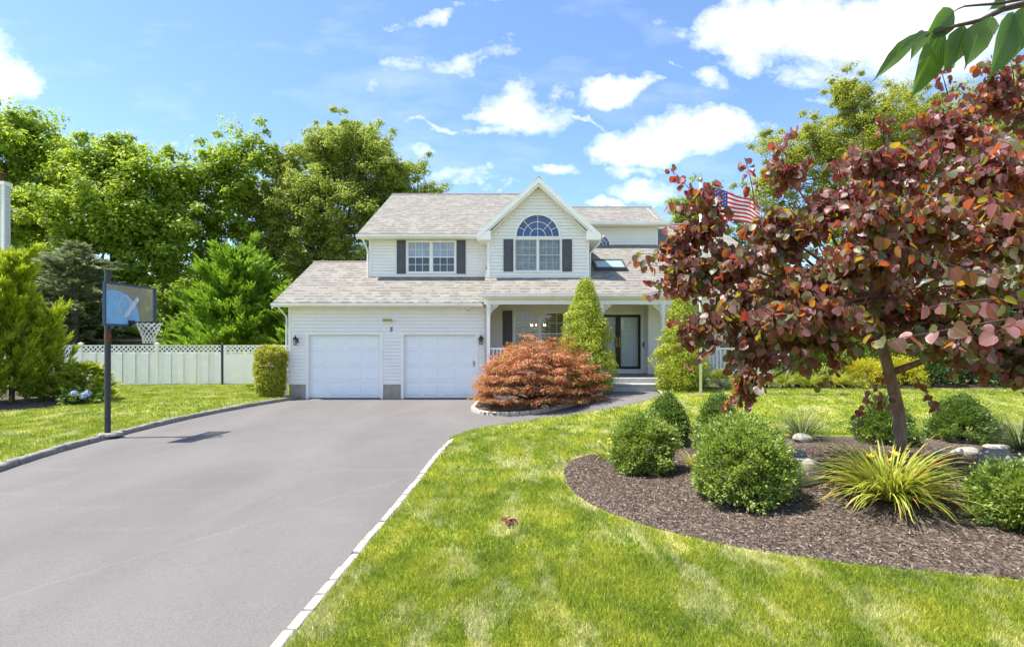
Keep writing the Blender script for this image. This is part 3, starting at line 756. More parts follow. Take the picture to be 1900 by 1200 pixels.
def zg(y): return 3.25+.49*(y-18.8)
def zp(y): return 3.52+.49*(y-18.5)
def zu(y): return 5.93+.508*(y-20.75)
r = MB()
slopepoly(r, [(-8.0,18.8,zg(18.8)),(-.93,18.8,zg(18.8)),(-.93,DU+.02,zg(DU+.02)),(-5.36,DU+.02,zg(DU+.02)),(-5.36,22.8,zg(22.8)),(-8.0,22.8,zg(22.8))])
slopepoly(r, [(-8.0,22.8,zg(22.8)),(-5.36,22.8,zg(22.8)),(-5.36,27,zg(22.8)-.49*4.2),(-8.0,27,zg(22.8)-.49*4.2)])
slopepoly(r, [(-.95,18.5,zp(18.5)),(9.6,18.5,zp(18.5)),(9.6,26.8,zp(26.8)),(-.95,26.8,zp(26.8))])
slopepoly(r, [(9.6,26.8,zp(26.8)),(9.6,35,zp(26.8)-.49*8.2),(-.95,35,zp(26.8)-.49*8.2),(-.95,26.8,zp(26.8))])
slopepoly(r, [(-5.70,20.75,zu(20.75)),(1.9,20.75,zu(20.75)),(1.9,26.85,zu(26.85)),(-5.70,26.85,zu(26.85))])
slopepoly(r, [(1.9,26.85,zu(26.85)),(1.9,33,zu(26.85)-.508*6.1),(-5.7,33,zu(26.85)-.508*6.1),(-5.7,26.85,zu(26.85))])
DE = 6.88
slopepoly(r, [(1.2,23.2,DE),(6.38,23.2,DE),(6.38,25.8,DE+1.27),(1.2,25.8,DE+1.27)])
slopepoly(r, [(6.38,25.8,DE+1.27),(6.38,28.6,DE-.1),(1.2,28.6,DE-.1),(1.2,25.8,DE+1.27)])
GE = 2.15; gy0 = 19.6; gyr = 24.4; gz = GAP-GE*GS
slopepoly(r, [(GC-GE,gyr,gz),(GC-GE,gy0,gz),(GC,gy0,GAP+.06),(GC,gyr,GAP+.06)])
slopepoly(r, [(GC+GE,gy0,gz),(GC+GE,gyr,gz),(GC,gyr,GAP+.06),(GC,gy0,GAP+.06)])
obj('roof', r, M['roof'], HS)
for (x0, x1, y, z) in ((-8.02, -5.37, 22.8, zg(22.8)), (-5.72, 1.9, 26.85, zu(26.85)), (1.5, 6.4, 25.8, DE+1.27), (1.0, 9.6, 26.8, zp(26.8))):
    rc = MB(); rc.prism([(x0,y-.13,z-.045),(x0,y,z+.025),(x0,y+.13,z-.045)], (x1-x0,0,0)); obj('ridge_cap', rc, M['ridge'], HS)
rc = MB(); rc.prism([(GC-.10,gy0-.01,GAP-.02),(GC,gy0-.01,GAP+.085),(GC+.10,gy0-.01,GAP-.02)], (0,4.6,0))
obj('ridge_cap', rc, M['ridge'], HS)
# soffits and fascias, rakes
so = MB()
so.box(-7.95, -.95, 18.86, DG+.0, 3.13, 3.155)
so.box(-5.66, -.9, 20.81, DU, 5.78, 5.805)
so.box(2.0, 6.34, 23.26, DD, 6.78, 6.80)
so.box(-.93, 9.5, 18.6, 21.14, 3.325, 3.345)
for x0, x1, y0, y1, z in ((-7.95,-.95,18.86,DG,3.13),(-5.66,-.9,20.81,DU,5.78),(2.0,6.34,23.26,DD,6.78)):
    x = x0
    while x < x1: so.box(x, x+.02, y0, y1-.01, z-.006, z-.0005); x += .1
obj('soffit', so, M['soffit'], HS)
fa = MB()
fa.box(-8.0, -.96, 18.82, 18.86, 3.10, 3.20)
fa.box(-5.70, GC-GE-.01, 20.77, 20.81, 5.75, 5.87)
fa.box(2.9, 6.38, 23.22, 23.26, 6.75, 6.84)
fa.box(-.95, 9.6, 18.52, 18.56, 3.34, 3.47)
# rakes (white boards) along gables
def rake(mb, a, b, h=.17, th=.04, ax='y'):
    a, b = Vector(a), Vector(b)
    if ax == 'x': mb.prism([a, b, b-Vector((0,0,h)), a-Vector((0,0,h))], (th,0,0))
    else: mb.prism([a, b, b-Vector((0,0,h)), a-Vector((0,0,h))], (0,th,0))
rake(fa, (-8.03,18.8,3.215),(-8.03,22.8,zg(22.8)-.03), ax='x'); rake(fa, (-5.73,20.75,5.88),(-5.73,26.85,zu(26.85)-.04), ax='x')
rake(fa, (6.37,23.2,DE-.04),(6.37,25.8,DE+1.23), ax='x', th=.035); rake(fa, (9.58,18.5,3.48),(9.58,26.8,zp(26.8)-.04), ax='x', th=.04)
for s in (-1, 1):
    rake(fa, (GC+s*(GE+.0), gy0-.03, gz-.005), (GC, gy0-.03, GAP+.045), .20, .045)
    rake(fa, (GC+s*(GE-.10), gy0+.02, gz-.09), (GC, gy0+.02, GAP-.155), .10, .04)
    # eave returns
    x0, x1 = sorted((GC+s*GE, GC+s*(GHW-.0)))
    fa.prism([(GC+s*GE, gy0-.028, gz-.02), (GC+s*GE, gy0-.028, gz-.22), (GC+s*(GHW-.12), gy0-.028, gz-.22), (GC+s*(GHW-.12), gy0-.028, gz+.10)], (0, .36, 0))
    fa.prism([(GC+s*GE, gy0+.4, gz-.03), (GC+s*GE, gy0+.4, gz-.15), (GC+s*GHW, gy0+.4, gz-.15), (GC+s*GHW, gy0+.4, gz-.03)], (0, 4.0, 0))
obj('fascia', fa, M['trim'], HS)
gs = MB()   # sloping gable soffit
for s in (-1, 1):
    gs.prism([(GC+s*(GHW-.1), gy0+.05, gz+.02), (GC, gy0+.05, GAP-.22), (GC, gy0+.05, GAP-.18), (GC+s*(GHW-.1), gy0+.05, gz+.07)], (0, .28, 0))
obj('gable_soffit', gs, M['soffit'], HS)
def gutter(name, x0, x1, y, z):
    g = MB(); pf = [(0, 0), (-.105, 0), (-.12, .03), (-.12, .10), (-.105, .10), (-.10, .04), (-.02, .03), (-.005, .10), (0, .10)]
    pts = [Vector((x0, y+a, z+b)) for a, b in pf]; g.prism(pts, (x1-x0, 0, 0)); obj('gutter', g, M['gutter'], HS)
gutter('g', -8.02, -1.0, 18.82, 3.125); gutter('g', -5.74, GC-GE-.03, 20.77, 5.79); gutter('g', 2.85, 6.42, 23.22, 6.77); gutter('g', -1.02, 9.62, 18.52, 3.40)
g = MB(); pts = [Vector((GC+GE+a, gy0-.05, gz-.15+b)) for a, b in ((0,0),(.105,0),(.12,.03),(.12,.10),(.10,.10),(.1,.04),(.02,.03),(0,.1))]
g.prism(pts, (0, 4, 0)); obj('gutter', g, M['gutter'], HS)
def downspout(path, w=.035):
    d = MB(); d.tube(path, w, 4); obj('downspout', d, M['gutter'], HS)
downspout([(-7.78,18.76,3.14),(-7.78,18.8,3.05),(-7.72,18.95,2.93),(-7.66,19.10,2.80),(-7.655,19.12,2.7),(-7.655,19.12,.35),(-7.655,19.12,.2),(-7.72,18.98,.05)])
downspout([(-5.5,20.73,5.8),(-5.5,20.78,5.72),(-5.42,20.98,5.45),(-5.40,21.08,5.3),(-5.40,21.08,4.35)])
downspout([(-1.02,18.75,3.15),(-.98,18.9,3.02),(-.93,19.1,2.85),(-.925,19.12,.15)])
downspout([(GC+GE+.05,19.75,gz-.14),(GC+GE,19.85,gz-.30),(GC+GHW+.06,19.98,gz-.62),(GC+GHW+.05,20.0,4.2)])

# garage doors
for a, b in gd:
    z0, z1 = -.0, 2.16; d = MB(); y = DG+.10
    d.box(a, b, y+.02, y+.05, z0+.02, z1)
    hz = (z1-z0-.02)/4; wx = (b-a)/4
    for i in range(4):
        zz = z0+.02+i*hz
        d.box(a, b, y+.004, y+.02, zz+.004, zz+hz-.004)
        for j in range(4):
            xx = a+j*wx
            d.bevbox(xx+.08, xx+wx-.08, y-.008, y+.006, zz+.09, zz+hz-.09, .018)
    gdo = obj('garage_door', d, M['garage'], HS)
    s = MB(); s.box(a, b, y-.01, y+.04, -.02, .02); obj('rubber_seal', s, M['black'], gdo)
s = MB(); s.box(gd[1][1]-.06, gd[1][1]-.04, DG+.06, DG+.10, 1.10, 1.28); obj('door_handle', s, M['bronze'], HS)

def shutter(x0, x1, z0, z1, y):
    s = MB(); s.box(x0, x1, y-.035, y-.012, z0, z1)
    zm = (z0+z1)/2
    for za, zb in ((z0+.07, zm-.035), (zm+.035, z1-.07)):
        s.bevbox(x0+.055, x1-.055, y-.046, y-.034, za, zb, .02)
    s.box(x0, x0+.04, y-.043, y-.034, z0, z1).box(x1-.04, x1, y-.043, y-.034, z0, z1)
    for za, zb in ((z0, z0+.05), (zm-.022, zm+.022), (z1-.05, z1)): s.box(x0+.041, x1-.041, y-.043, y-.034, za, zb)
    obj('shutter', s, M['shutter'], HS)
def window(x0, x1, z0, z1, y, units=2, grid=(3, 2), inner='dark', glass='glass', fr=.05, mm='trim'):
    f = MB(); fy = y-.035
    f.box(x0, x0+fr, fy, y+.05, z0, z1).box(x1-fr, x1, fy, y+.05, z0, z1).box(x0+fr, x1-fr, fy, y+.05, z1-fr, z1).box(x0+fr, x1-fr, fy-.012, y+.05, z0, z0+fr)
    w = obj('window', f, M['trim'], HS)
    iw = (x1-x0-2*fr)/units; sash = MB(); mun = MB(); gl = MB(); 
    for k in range(units):
        a = x0+fr+k*iw; b = a+iw
        if k: f2 = MB(); f2.box(a-.035, a+.035, fy+.004, y+.05, z0+fr, z1-fr); obj('mullion', f2, M['trim'], w)
        a += .035 if k else 0; b -= .035 if k < units-1 else 0
        zm = (z0+z1)/2
        for (za, zb, yy) in ((z0+fr, zm+.02, y), (zm-.02, z1-fr, y+.022)):
            sw = .035
            sash.box(a, a+sw, yy-.018, yy+.012, za, zb).box(b-sw, b, yy-.018, yy+.012, za, zb).box(a+sw, b-sw, yy-.018, yy+.012, za, za+sw).box(a+sw, b-sw, yy-.018, yy+.012, zb-sw, zb)
            gl.add([(a+sw, yy, za+sw), (b-sw, yy, za+sw), (b-sw, yy, zb-sw), (a+sw, yy, zb-sw)], [(0,1,2,3)])
            for i in range(1, grid[0]):
                xx = a+sw+(b-a-2*sw)*i/grid[0]; mun.box(xx-.008, xx+.008, yy-.008, yy+.008, za+sw, zb-sw)
            for i in range(1, grid[1]):
                zz = za+sw+(zb-za-2*sw)*i/grid[1]; mun.box(a+sw, b-sw, yy-.0085, yy+.0085, zz-.008, zz+.008)
    obj('sash', sash, M[mm], w); obj('muntins', mun, M[mm], w); obj('glass', gl, M[glass], w)
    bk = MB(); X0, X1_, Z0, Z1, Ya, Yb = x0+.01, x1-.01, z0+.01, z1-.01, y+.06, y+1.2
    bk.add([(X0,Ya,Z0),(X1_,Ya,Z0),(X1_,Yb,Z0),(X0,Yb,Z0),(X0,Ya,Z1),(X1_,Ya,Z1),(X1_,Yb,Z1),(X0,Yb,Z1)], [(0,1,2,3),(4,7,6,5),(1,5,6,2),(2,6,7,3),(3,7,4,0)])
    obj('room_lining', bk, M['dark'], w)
    if inner == 'sky_sash':
        c = MB(); c.box(x0+.03, x1-.03, y+.08, y+.085, (z0+z1)/2, z1-.03); obj('sky_panel', c, M['sky_panel'], w)  # added panel, its pale colour stands for sky reflected in the upper sash
    if inner == 'curtain':
        c = MB(); n = 60
        for i in range(n):
            u0 = x0+.03+(x1-x0-.06)*i/n; u1 = x0+.03+(x1-x0-.06)*(i+1)/n
            f_ = lambda u: y+.12+.025*math.sin(u*38)+.01*math.sin(u*91)
            c.add([(u0, f_(u0), z0+.02), (u1, f_(u1), z0+.02), (u1, f_(u1), z1-.02), (u0, f_(u0), z1-.02)], [(0,1,2,3)])
        obj('curtain', c, M['curtain'], w)
    if inner == 'slats':
        c = MB(); z = z0+.09
        while z < z1-.08:
            if abs(z-(z0+z1)/2) > .05:
                for k in range(units):
                    a = x0+fr+k*iw+.05; b = a+iw-.1
                    c.prism([(a, y+.07, z+.004), (a, y+.075, z-.006), (a, y+.13, z+.018), (a, y+.13, z+.026)], (b-a, 0, 0))
            z += .085
        for k in range(units):
            a = x0+fr+k*iw+.01; b = a+iw-.02
            c.box(a, a+.045, y+.065, y+.09, z0+.03, z1-.03).box(b-.045, b, y+.065, y+.09, z0+.03, z1-.03).box(a+.05, b-.05, y+.065, y+.09, (z0+z1)/2-.03, (z0+z1)/2+.03)
        obj('louvres', c, M['slat'], w)
    return w
window(-3.97, -2.09, 4.50, 5.76, DU, 2, (3, 2), 'sky_sash', 'glass_sky')
shutter(-4.32, -3.985, 4.50, 5.75, DU); shutter(-2.075, -1.74, 4.50, 5.75, DU)
window(.06, 1.76, 4.40, 5.61, DB, 2, (3, 2), 'curtain', 'glass', mm='screen')
shutter(-.30, .045, 4.42, 5.56, DB); shutter(1.775, 2.12, 4.42, 5.56, DB)
window(.03, 2.05, 1.42, 3.10, DU, 2, (3, 2), 'slats', 'glass')
shutter(-.35, .015, 1.40, 3.12, DU)
window(7.45, 9.0, 1.55, 3.15, DW, 2, (3, 2), 'sky_sash', 'glass_sky')
def archwin(cx, zb, R, y, fan_=True):
    f = MB(); n = 28; ro = R+.06; fy = y-.045
    def ring(r0, r1, ya, yb, mb, z0=zb):
        for i in range(n):
            t0, t1 = math.pi*i/n, math.pi*(i+1)/n
            q = [(cx+r*math.cos(t), z0+r*math.sin(t)) for r, t in ((r0, t0), (r1, t0), (r1, t1), (r0, t1))]
            mb.prism([(a, ya, b) for a, b in q], (0, yb-ya, 0))
    ring(R, ro, fy, y+.04, f); f.box(cx-ro, cx+ro, fy, y+.04, zb-.05, zb-.001)
    w = obj('arched_window', f, M['trim'], HS)
    mu = MB(); ring(R*.36, R*.36+.018, y-.012, y+.004, mu); ring(R*.68, R*.68+.018, y-.012, y+.004, mu)
    for a in (26, 48, 90, 132, 154):
        t = math.radians(a); r0 = 0 if a == 90 else R*.36
        if a in (26, 154): r0 = R*.68
        p0 = Vector((cx+r0*math.cos(t), 0, zb+r0*math.sin(t))); p1 = Vector((cx+R*math.cos(t), 0, zb+R*math.sin(t)))
        s = Vector((-math.sin(t), 0, math.cos(t)))*.009
        mu.prism([Vector((v.x, y-.011, v.z)) for v in (p0-s, p0+s, p1+s, p1-s)], (0, .014, 0))
    obj('muntins', mu, M['trim'], w)
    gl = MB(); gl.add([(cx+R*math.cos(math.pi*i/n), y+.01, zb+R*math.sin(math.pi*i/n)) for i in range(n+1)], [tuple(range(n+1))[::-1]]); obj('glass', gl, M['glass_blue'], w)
    bk = MB(); bk.add([(cx+R*math.cos(math.pi*i/n), y+.07, zb+R*math.sin(math.pi*i/n)) for i in range(n+1)], [tuple(range(n+1))[::-1]]); obj('sky_blue_panel', bk, M['navy'], w)  # added panel behind the glass carries the painted sky reflection
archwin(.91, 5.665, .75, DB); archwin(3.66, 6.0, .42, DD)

# skylight on porch-side roof
sk = MB(); a = math.atan(.49); uy = Vector((0, math.cos(a), math.sin(a))); nn = Vector((0, -math.sin(a), math.cos(a)))
P0 = Vector((3.05, 20.55, zp(20.55)))
def skb(mb, u0, u1, v0, v1, n0, n1):
    B = [P0+Vector((u, 0, 0))+uy*v+nn*w for w in (n0, n1) for (u, v) in ((u0, v0), (u1, v0), (u1, v1), (u0, v1))]
    mb.add(B, [(0,3,2,1),(4,5,6,7),(0,1,5,4),(1,2,6,5),(2,3,7,6),(3,0,4,7)])
skb(sk, 0, 1.15, 0, .07, -.05, .14); skb(sk, 0, 1.15, .95, 1.02, -.05, .14); skb(sk, 0, .07, .07, .95, -.05, .14); skb(sk, 1.08, 1.15, .07, .95, -.05, .14)
sko = obj('skylight', sk, M['shutter'], HS)
sk = MB(); skb(sk, .07, 1.08, .07, .95, .09, .11); 
M['sky_glass'] = solid('skylight_glass', (.32, .42, .38), .08, var=.2, scale=2, spec=1.0)
obj('glass', sk, M['sky_glass'], sko)

# fixtures
def lantern(x, y, z):
    b = MB(); b.lathe((x, y-.16, z), [(.001, -.11), (.055, -.11), (.062, -.09), (.05, -.085)], 6)
    for k in range(6):
        t = math.radians(60*k); b.tube([(x+.05*math.cos(t), y-.16+.05*math.sin(t), z-.09), (x+.07*math.cos(t), y-.16+.07*math.sin(t), z+.08)], .006, 4)
    b.lathe((x, y-.16, z), [(.08, .075), (.088, .085), (.075, .11), (.045, .15), (.02, .17), (.012, .21), (.001, .23)], 12)
    b.box(x-.05, x+.05, y-.03, y-.012, z-.04, z+.12); b.tube([(x, y-.03, z+.05), (x, y-.08, z+.16), (x, y-.14, z+.20)], .01, 6)
    o = obj('wall_lantern', b, M['bronze'], HS)
    g = MB(); g.lathe((x, y-.16, z), [(.045, -.085), (.064, .075)], 6); obj('lantern_glass', g, M['acrylic'], o)
lantern(-7.33, DG, 1.94); lantern(-1.05, DG, 1.96)
b = MB(); x, z = -4.22, 2.68
b.lathe((x, DG-.03, z), [(.05, -.02), (.05, .0), (.001, .01)], 12)
for s in (-1, 1):
    b.tube([(x, DG-.05, z), (x+s*.04, DG-.09, z+.02)], .012, 6)
    b.tube([(x+s*.03, DG-.08, z+.02), (x+s*.06, DG-.12, z+.0), (x+s*.14, DG-.17, z-.02)], [.02, .04, .052], 10)
obj('flood_light', b, M['brass'], HS)
b = MB(); b.lathe((-1.50, 19.05, 3.06), [(.001, -.05), (.03, -.045), (.035, 0), (.02, .06), (.02, .075)], 10); obj('security_camera', b, M['trim'], HS)
b = MB(); b.lathe((-1.50, 19.05, 3.01), [(.001, -.03), (.024, -.02), (.026, .003)], 10); obj('camera_lens', b, M['black'], HS)
# house number 5
cu = bpy.data.curves.new('num', 'FONT'); cu.body = '5'; cu.size = .20; cu.extrude = .008; cu.shear = .15; cu.offset = .004
to = bpy.data.objects.new('tmp', cu); COL.objects.link(to); bpy.context.view_layer.update()
me = bpy.data.meshes.new_from_object(to.evaluated_get(bpy.context.evaluated_depsgraph_get())); bpy.data.objects.remove(to)
me.transform(Matrix.Translation((-4.165, DG-.028, 2.30)) @ Matrix.Rotation(math.pi/2, 4, 'X'))
finish(me, 'house_number', M['black'], HS)

# porch
FZ = .77
p = MB(); p.box(-.86, 4.96, 18.32, DU, FZ-.06, FZ).box(4.96, 9.3, 18.6, DW, FZ-.06, FZ); obj('porch_floor', p, M['porch'], HS)
p = MB(); p.box(-.84, 9.2, 18.36, 18.5, 0, FZ-.06); obj('porch_skirt', p, M['trim'], HS)
p = MB(); p.bevbox(3.05, 4.98, 18.26, 18.7, FZ-.19, FZ-.002, .02); p.box(3.05, 4.98, 18.22, 18.7, .50, FZ-.192); obj('step', p, M['step'], HS)
p = MB(); p.bevbox(3.02, 5.02, 17.82, 18.22, .54, .60, .015); p.box(3.04, 5.0, 17.85, 18.22, .28, .539); obj('step', p, M['step'], HS)
p = MB(); pts = [(5.02,17.75,.35),(5.02,18.4,.35),(5.02,18.4,1.0),(5.02,18.3,.98),(5.02,18.2,.80),(5.02,18.05,.66),(5.02,17.85,.60),(5.02,17.75,.60)]
p.prism(pts, (.10, 0, 0)); obj('stair_skirt', p, M['trim'], HS)
p = MB(); p.box(-.93, 9.5, 18.58, 18.74, 3.17, 3.322); obj('porch_beam', p, M['trim'], HS)
for x in (-.78, 2.95, 5.0, 9.1):
    p = MB(); p.box(x-.055, x+.055, 18.60, 18.71, FZ, 3.17).box(x-.075, x+.075, 18.58, 18.73, FZ, FZ+.14).box(x-.07, x+.07, 18.585, 18.725, 3.08, 3.17)
    po = obj('porch_post', p, M['trim'], HS)
    for s in (-1, 1):
        if x < -.5 and s < 0: continue
        b = MB(); c0 = Vector((x+s*.06, 18.655, 3.165))
        pts = [c0+Vector((s*(.28*t), 0, -.24*(1-t)**2.6)) for t in lin(0, 1, 12)]
        b.tube(pts, .010, 5)
        for (cx_, cz_, R_, tr) in ((.10, -.095, .085, 1.9), (.21, -.055, .045, 1.6), (.04, -.225, .035, 1.5)):
            sp = [c0+Vector((s*(cx_+R_*(1-.62*q)*math.cos(2*math.pi*tr*q+.5)), 0, cz_+R_*(1-.62*q)*math.sin(2*math.pi*tr*q+.5))) for q in lin(0, 1, 26)]
            b.tube(sp, .012, 5)
        b.box(min(c0.x, c0.x+s*.37), max(c0.x, c0.x+s*.30), 18.63, 18.68, 3.145, 3.166)
        b.box(min(c0.x, c0.x+s*.02), max(c0.x, c0.x+s*.02), 18.63, 18.68, 2.80, 3.15)
        obj('scroll_bracket', b, M['trim'], po)
for x0, x1 in ((-.72, 2.89), (5.06, 9.04)):
    p = MB(); p.box(x0, x1, 18.62, 18.69, 1.68, 1.74).box(x0, x1, 18.63, 18.68, .90, .95)
    rl = obj('railing', p, M['trim'], HS); q = MB(); x = x0+.1
    while x < x1-.03: q.box(x-.018, x+.018, 18.637, 18.673, .951, 1.679); x += .125
    obj('balusters', q, M['trim'], rl)
# double door
dr = MB(); x0, x1, z0, z1 = 3.05, 4.90, .80, 3.06; y = DU
dr.box(x0, x0+.08, y-.04, y+.1, z0-.03, z1).box(x1-.08, x1, y-.04, y+.1, z0-.03, z1).box(x0+.08, x1-.08, y-.04, y+.1, z1-.09, z1)
dr.box(x0+.08, x1-.08, y-.10, y+.1, FZ+.001, .93)
dc = obj('door_frame', dr, M['trim'], HS)
xm = (x0+x1)/2
for (a, b) in ((x0+.08, xm), (xm, x1-.08)):
    d = MB(); fw = .10; za, zb = .935, z1-.09
    d.box(a, a+fw, y-.05, y-.01, za, zb).box(b-fw, b, y-.05, y-.01, za, zb).box(a+fw, b-fw, y-.05, y-.01, za, za+fw*.9).box(a+fw, b-fw, y-.05, y-.01, zb-fw, zb)
    st = obj('storm_door', d, M['black'], HS)
    g = MB(); g.add([(a+fw, y-.03, za+fw*.9), (b-fw, y-.03, za+fw*.9), (b-fw, y-.03, zb-fw), (a+fw, y-.03, zb-fw)], [(0,1,2,3)]); obj('glass', g, M['glass'], st)
    h = MB(); hx = b-.05 if a < xm-.1 else a+.05
    h.tube([(hx, y-.06, 1.80), (hx, y-.10, 1.82), (hx, y-.10, 2.05), (hx, y-.06, 2.07)], .013, 6); h.box(hx-.02, hx+.02, y-.06, y-.049, 1.76, 2.11); obj('door_handle', h, M['brass'], st)
    d = MB(); d.box(a+.01, b-.01, y+.06, y+.10, .93, zb)
    for (u0, u1) in ((a+.14, (a+b)/2-.03), ((a+b)/2+.03, b-.14)):
        for (w0, w1) in ((1.05, 1.55), (1.63, 2.35), (2.43, 2.80)): d.bevbox(u0, u1, y+.045, y+.062, w0, w1, .02)
    obj('entry_door', d, M['door'], HS)
b = MB(); b.box(x1-.0, x1+.05, y-.05, y-.036, 1.75, 1.95); obj('door_lock_box', b, M['black'], HS)
# inner light-blockers (attic/core)
core = MB(); core.box(-7.4, -.9, DG+.45, DU, .0, 3.1).box(-5.2, 9.1, DU+1.45, 26, .5, 3.6).box(-5.1, -.9, DU+1.4, 32, 3.6, 5.7).box(-.7, 2.6, DB+1.35, 24.4, 4.3, 5.6)
core.box(2.2, 5.9, DD+.2, 27.8, 5.6, 6.7)
obj('inner_core', core, M['dark'], HS)
# chandelier in dining room
ch = thing('chandelier', (1.0, 21.75, 2.55), 'brass chandelier with small lit candle bulbs seen through the porch window', 'chandelier')
b = MB(); b.tube([(1.0, 21.75, 3.05), (1.0, 21.75, 2.5)], .012, 6)
bl = MB()
for k in range(6):
    t = math.radians(60*k+15); ex, ey = 1.0+.30*math.cos(t), 21.75+.26*math.sin(t)
    b.tube([(1.0, 21.75, 2.52), (1.0+.15*math.cos(t), 21.75+.13*math.sin(t), 2.44), (ex, ey, 2.52), (ex, ey, 2.56)], .01, 5)
    bl = MB(); bl.lathe((ex, ey, 2.57), [(.008, 0), (.018, .02), (.012, .05), (.001, .07)], 8); obj('bulb', bl, M['bulb'], ch)
obj('arms', b, M['brass'], ch)

# ------------------------------------------------------------------ neighbour house
NB = thing('neighbor_house', (-25, 26, 0), 'pale sided neighbouring house with a tall boxed chimney at the left edge', 'house')
w = MB(); cx1 = U(8, 400, 25).x
lapwall(w, (0, 25, 0), X1, Yn, cx1-1.6, cx1-.06, 0, 8.95, lap=.14); lapwall(w, (cx1, 0, 0), (0,1,0), (1,0,0), 25, 25.3, 0, 8.95, lap=.14)
M['nsiding'] = solid('grey_siding', (.62, .62, .62), .5, var=.04)
obj('chimney', w, M['nsiding'], NB)
w = MB(); w.box(cx1-.10, cx1+.02, 24.96, 25.03, 0, 8.95).box(cx1-1.7, cx1+.06, 24.92, 25.36, 8.93, 9.08); obj('corner_trim', w, M['trim'], NB)
w = MB(); w.lathe((cx1-.35, 25.15, 9.08), [(.17, 0), (.17, .35), (.24, .36), (.24, .42), (.001, .5)], 14); obj('flue', w, M['rust'], NB)
w = MB(); lapwall(w, (0, 25.31, 0), X1, Yn, -36, cx1-.7, 0, 4.2, lap=.14); lapwall(w, (cx1-.7, 0, 0), (0,1,0), (1,0,0), 25.31, 31, 0, 4.2, lap=.14); obj('wall', w, M['nsiding'], NB)
xe = cx1-.6; r = MB(); slopepoly(r, [(-36.3,25.1,4.2),(xe,25.1,4.2),(xe,28,5.0),(-36.3,28,5.0)]); slopepoly(r, [(xe,28,5.0),(xe,31.2,4.2),(-36.3,31.2,4.2),(-36.3,28,5.0)]); obj('roof', r, M['roof'], NB)

# ------------------------------------------------------------------ fence
FA, FB = Vector((-30.0, 23.0)), Vector((-7.5, 25.6))
fdv = (FB-FA); flen = fdv.length; fdv.normalize(); fn = Vector((fdv.y, -fdv.x))
def fpt(s, o=0): q = FA+fdv*s+fn*o; return q
def fx_to_s(px):
    lo, hi = 0, flen
    for _ in range(40):
        m_ = (lo+hi)/2; q = fpt(m_)
        if q.x/q.y*F+CX < px: lo = m_
        else: hi = m_
    return lo
fb = thing('fence', (-18, 24, 0), 'white vinyl board fence with lattice top along the left lawn', 'fence')
def fbox(mb, s0, s1, o0, o1, z0, z1):
    c = [fpt(s0, o1), fpt(s1, o1), fpt(s1, o0), fpt(s0, o0)]
    mb.add([(q.x, q.y, z0) for q in c]+[(q.x, q.y, z1) for q in c], [(0,3,2,1),(4,5,6,7),(0,1,5,4),(1,2,6,5),(2,3,7,6),(3,0,4,7)])
TOPZ = 1.83; posts = [fx_to_s(p) for p in (-330, -150, 10, 150, 291)]; gs0 = fx_to_s(413); 
allp = [1.0]+posts+[gs0]
def lattice(mb, s0, s1, z0, z1):
    st = .19; n = int((s1-s0+(z1-z0))/st)
    for k in range(n+1):
        for sg in (1, -1):
            a0 = s0+k*st-(z1-z0)
            pa, pb = (a0, z0), (a0+(z1-z0), z1)
            if pa[0] < s0: pa = (s0, z0+(s0-a0))
            if pb[0] > s1: pb = (s1, z1-(pb[0]-s1))
            if pb[0]-pa[0] < .02: continue
            if sg < 0: pa, pb = (s0+s1-pa[0], pa[1]), (s0+s1-pb[0], pb[1])
            d = Vector((pb[0]-pa[0], pb[1]-pa[1])).normalized(); t = Vector((-d.y, d.x))*.025
            off = .004*sg
            q = [(pa[0]-t.x, pa[1]-t.y), (pb[0]-t.x, pb[1]-t.y), (pb[0]+t.x, pb[1]+t.y), (pa[0]+t.x, pa[1]+t.y)]
            mb.add([(fpt(s, .006+off).x, fpt(s, .006+off).y, z) for s, z in q]+[(fpt(s, -.006+off).x, fpt(s, -.006+off).y, z) for s, z in q],
                   [(0,1,2,3),(7,6,5,4),(0,4,5,1),(2,6,7,3)])
for i in range(len(allp)-1):
    s0, s1 = allp[i]+.065, allp[i+1]-.065
    z0 = .03
    p = MB(); fbox(p, s0, s1, -.025, .025, TOPZ-.05, TOPZ); fbox(p, s0, s1, -.03, .03, TOPZ-.36, TOPZ-.30); fbox(p, s0, s1, -.03, .03, z0, z0+.12)
    k = 0; s = s0; bw = (s1-s0)/round((s1-s0)/.27)
    while s < s1-.01:
        o = .045 if k % 2 else -.003
        fbox(p, s+.006-(.02 if k % 2 else 0), s+bw-.006+(.02 if k % 2 else 0), o-.012, o, z0+.12, TOPZ-.36); s += bw; k += 1
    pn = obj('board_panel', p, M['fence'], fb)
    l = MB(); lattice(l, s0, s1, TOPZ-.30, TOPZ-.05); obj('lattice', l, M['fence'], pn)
for s in allp[:-1]:
    p = MB(); fbox(p, s-.065, s+.065, -.065, .065, -.05, TOPZ+.04)
    q = fpt(s); p.prism([(q.x-.08, q.y-.08, TOPZ+.04), (q.x+.08, q.y-.08, TOPZ+.04), (q.x+.08, q.y+.08, TOPZ+.04), (q.x-.08, q.y+.08, TOPZ+.04)], (0, 0, .03))
    p.add([(q.x-.07, q.y-.07, TOPZ+.07), (q.x+.07, q.y-.07, TOPZ+.07), (q.x+.07, q.y+.07, TOPZ+.07), (q.x-.07, q.y+.07, TOPZ+.07), (q.x, q.y, TOPZ+.12)], [(0,1,4),(1,2,4),(2,3,4),(3,0,4)])
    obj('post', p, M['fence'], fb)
gt = thing('gate', (fpt(gs0).x, fpt(gs0).y, 0), 'plain white fence gate with lattice strip between dark post and hedge', 'gate')
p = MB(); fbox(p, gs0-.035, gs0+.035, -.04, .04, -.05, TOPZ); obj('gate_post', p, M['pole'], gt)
p = MB(); ge = flen-.3
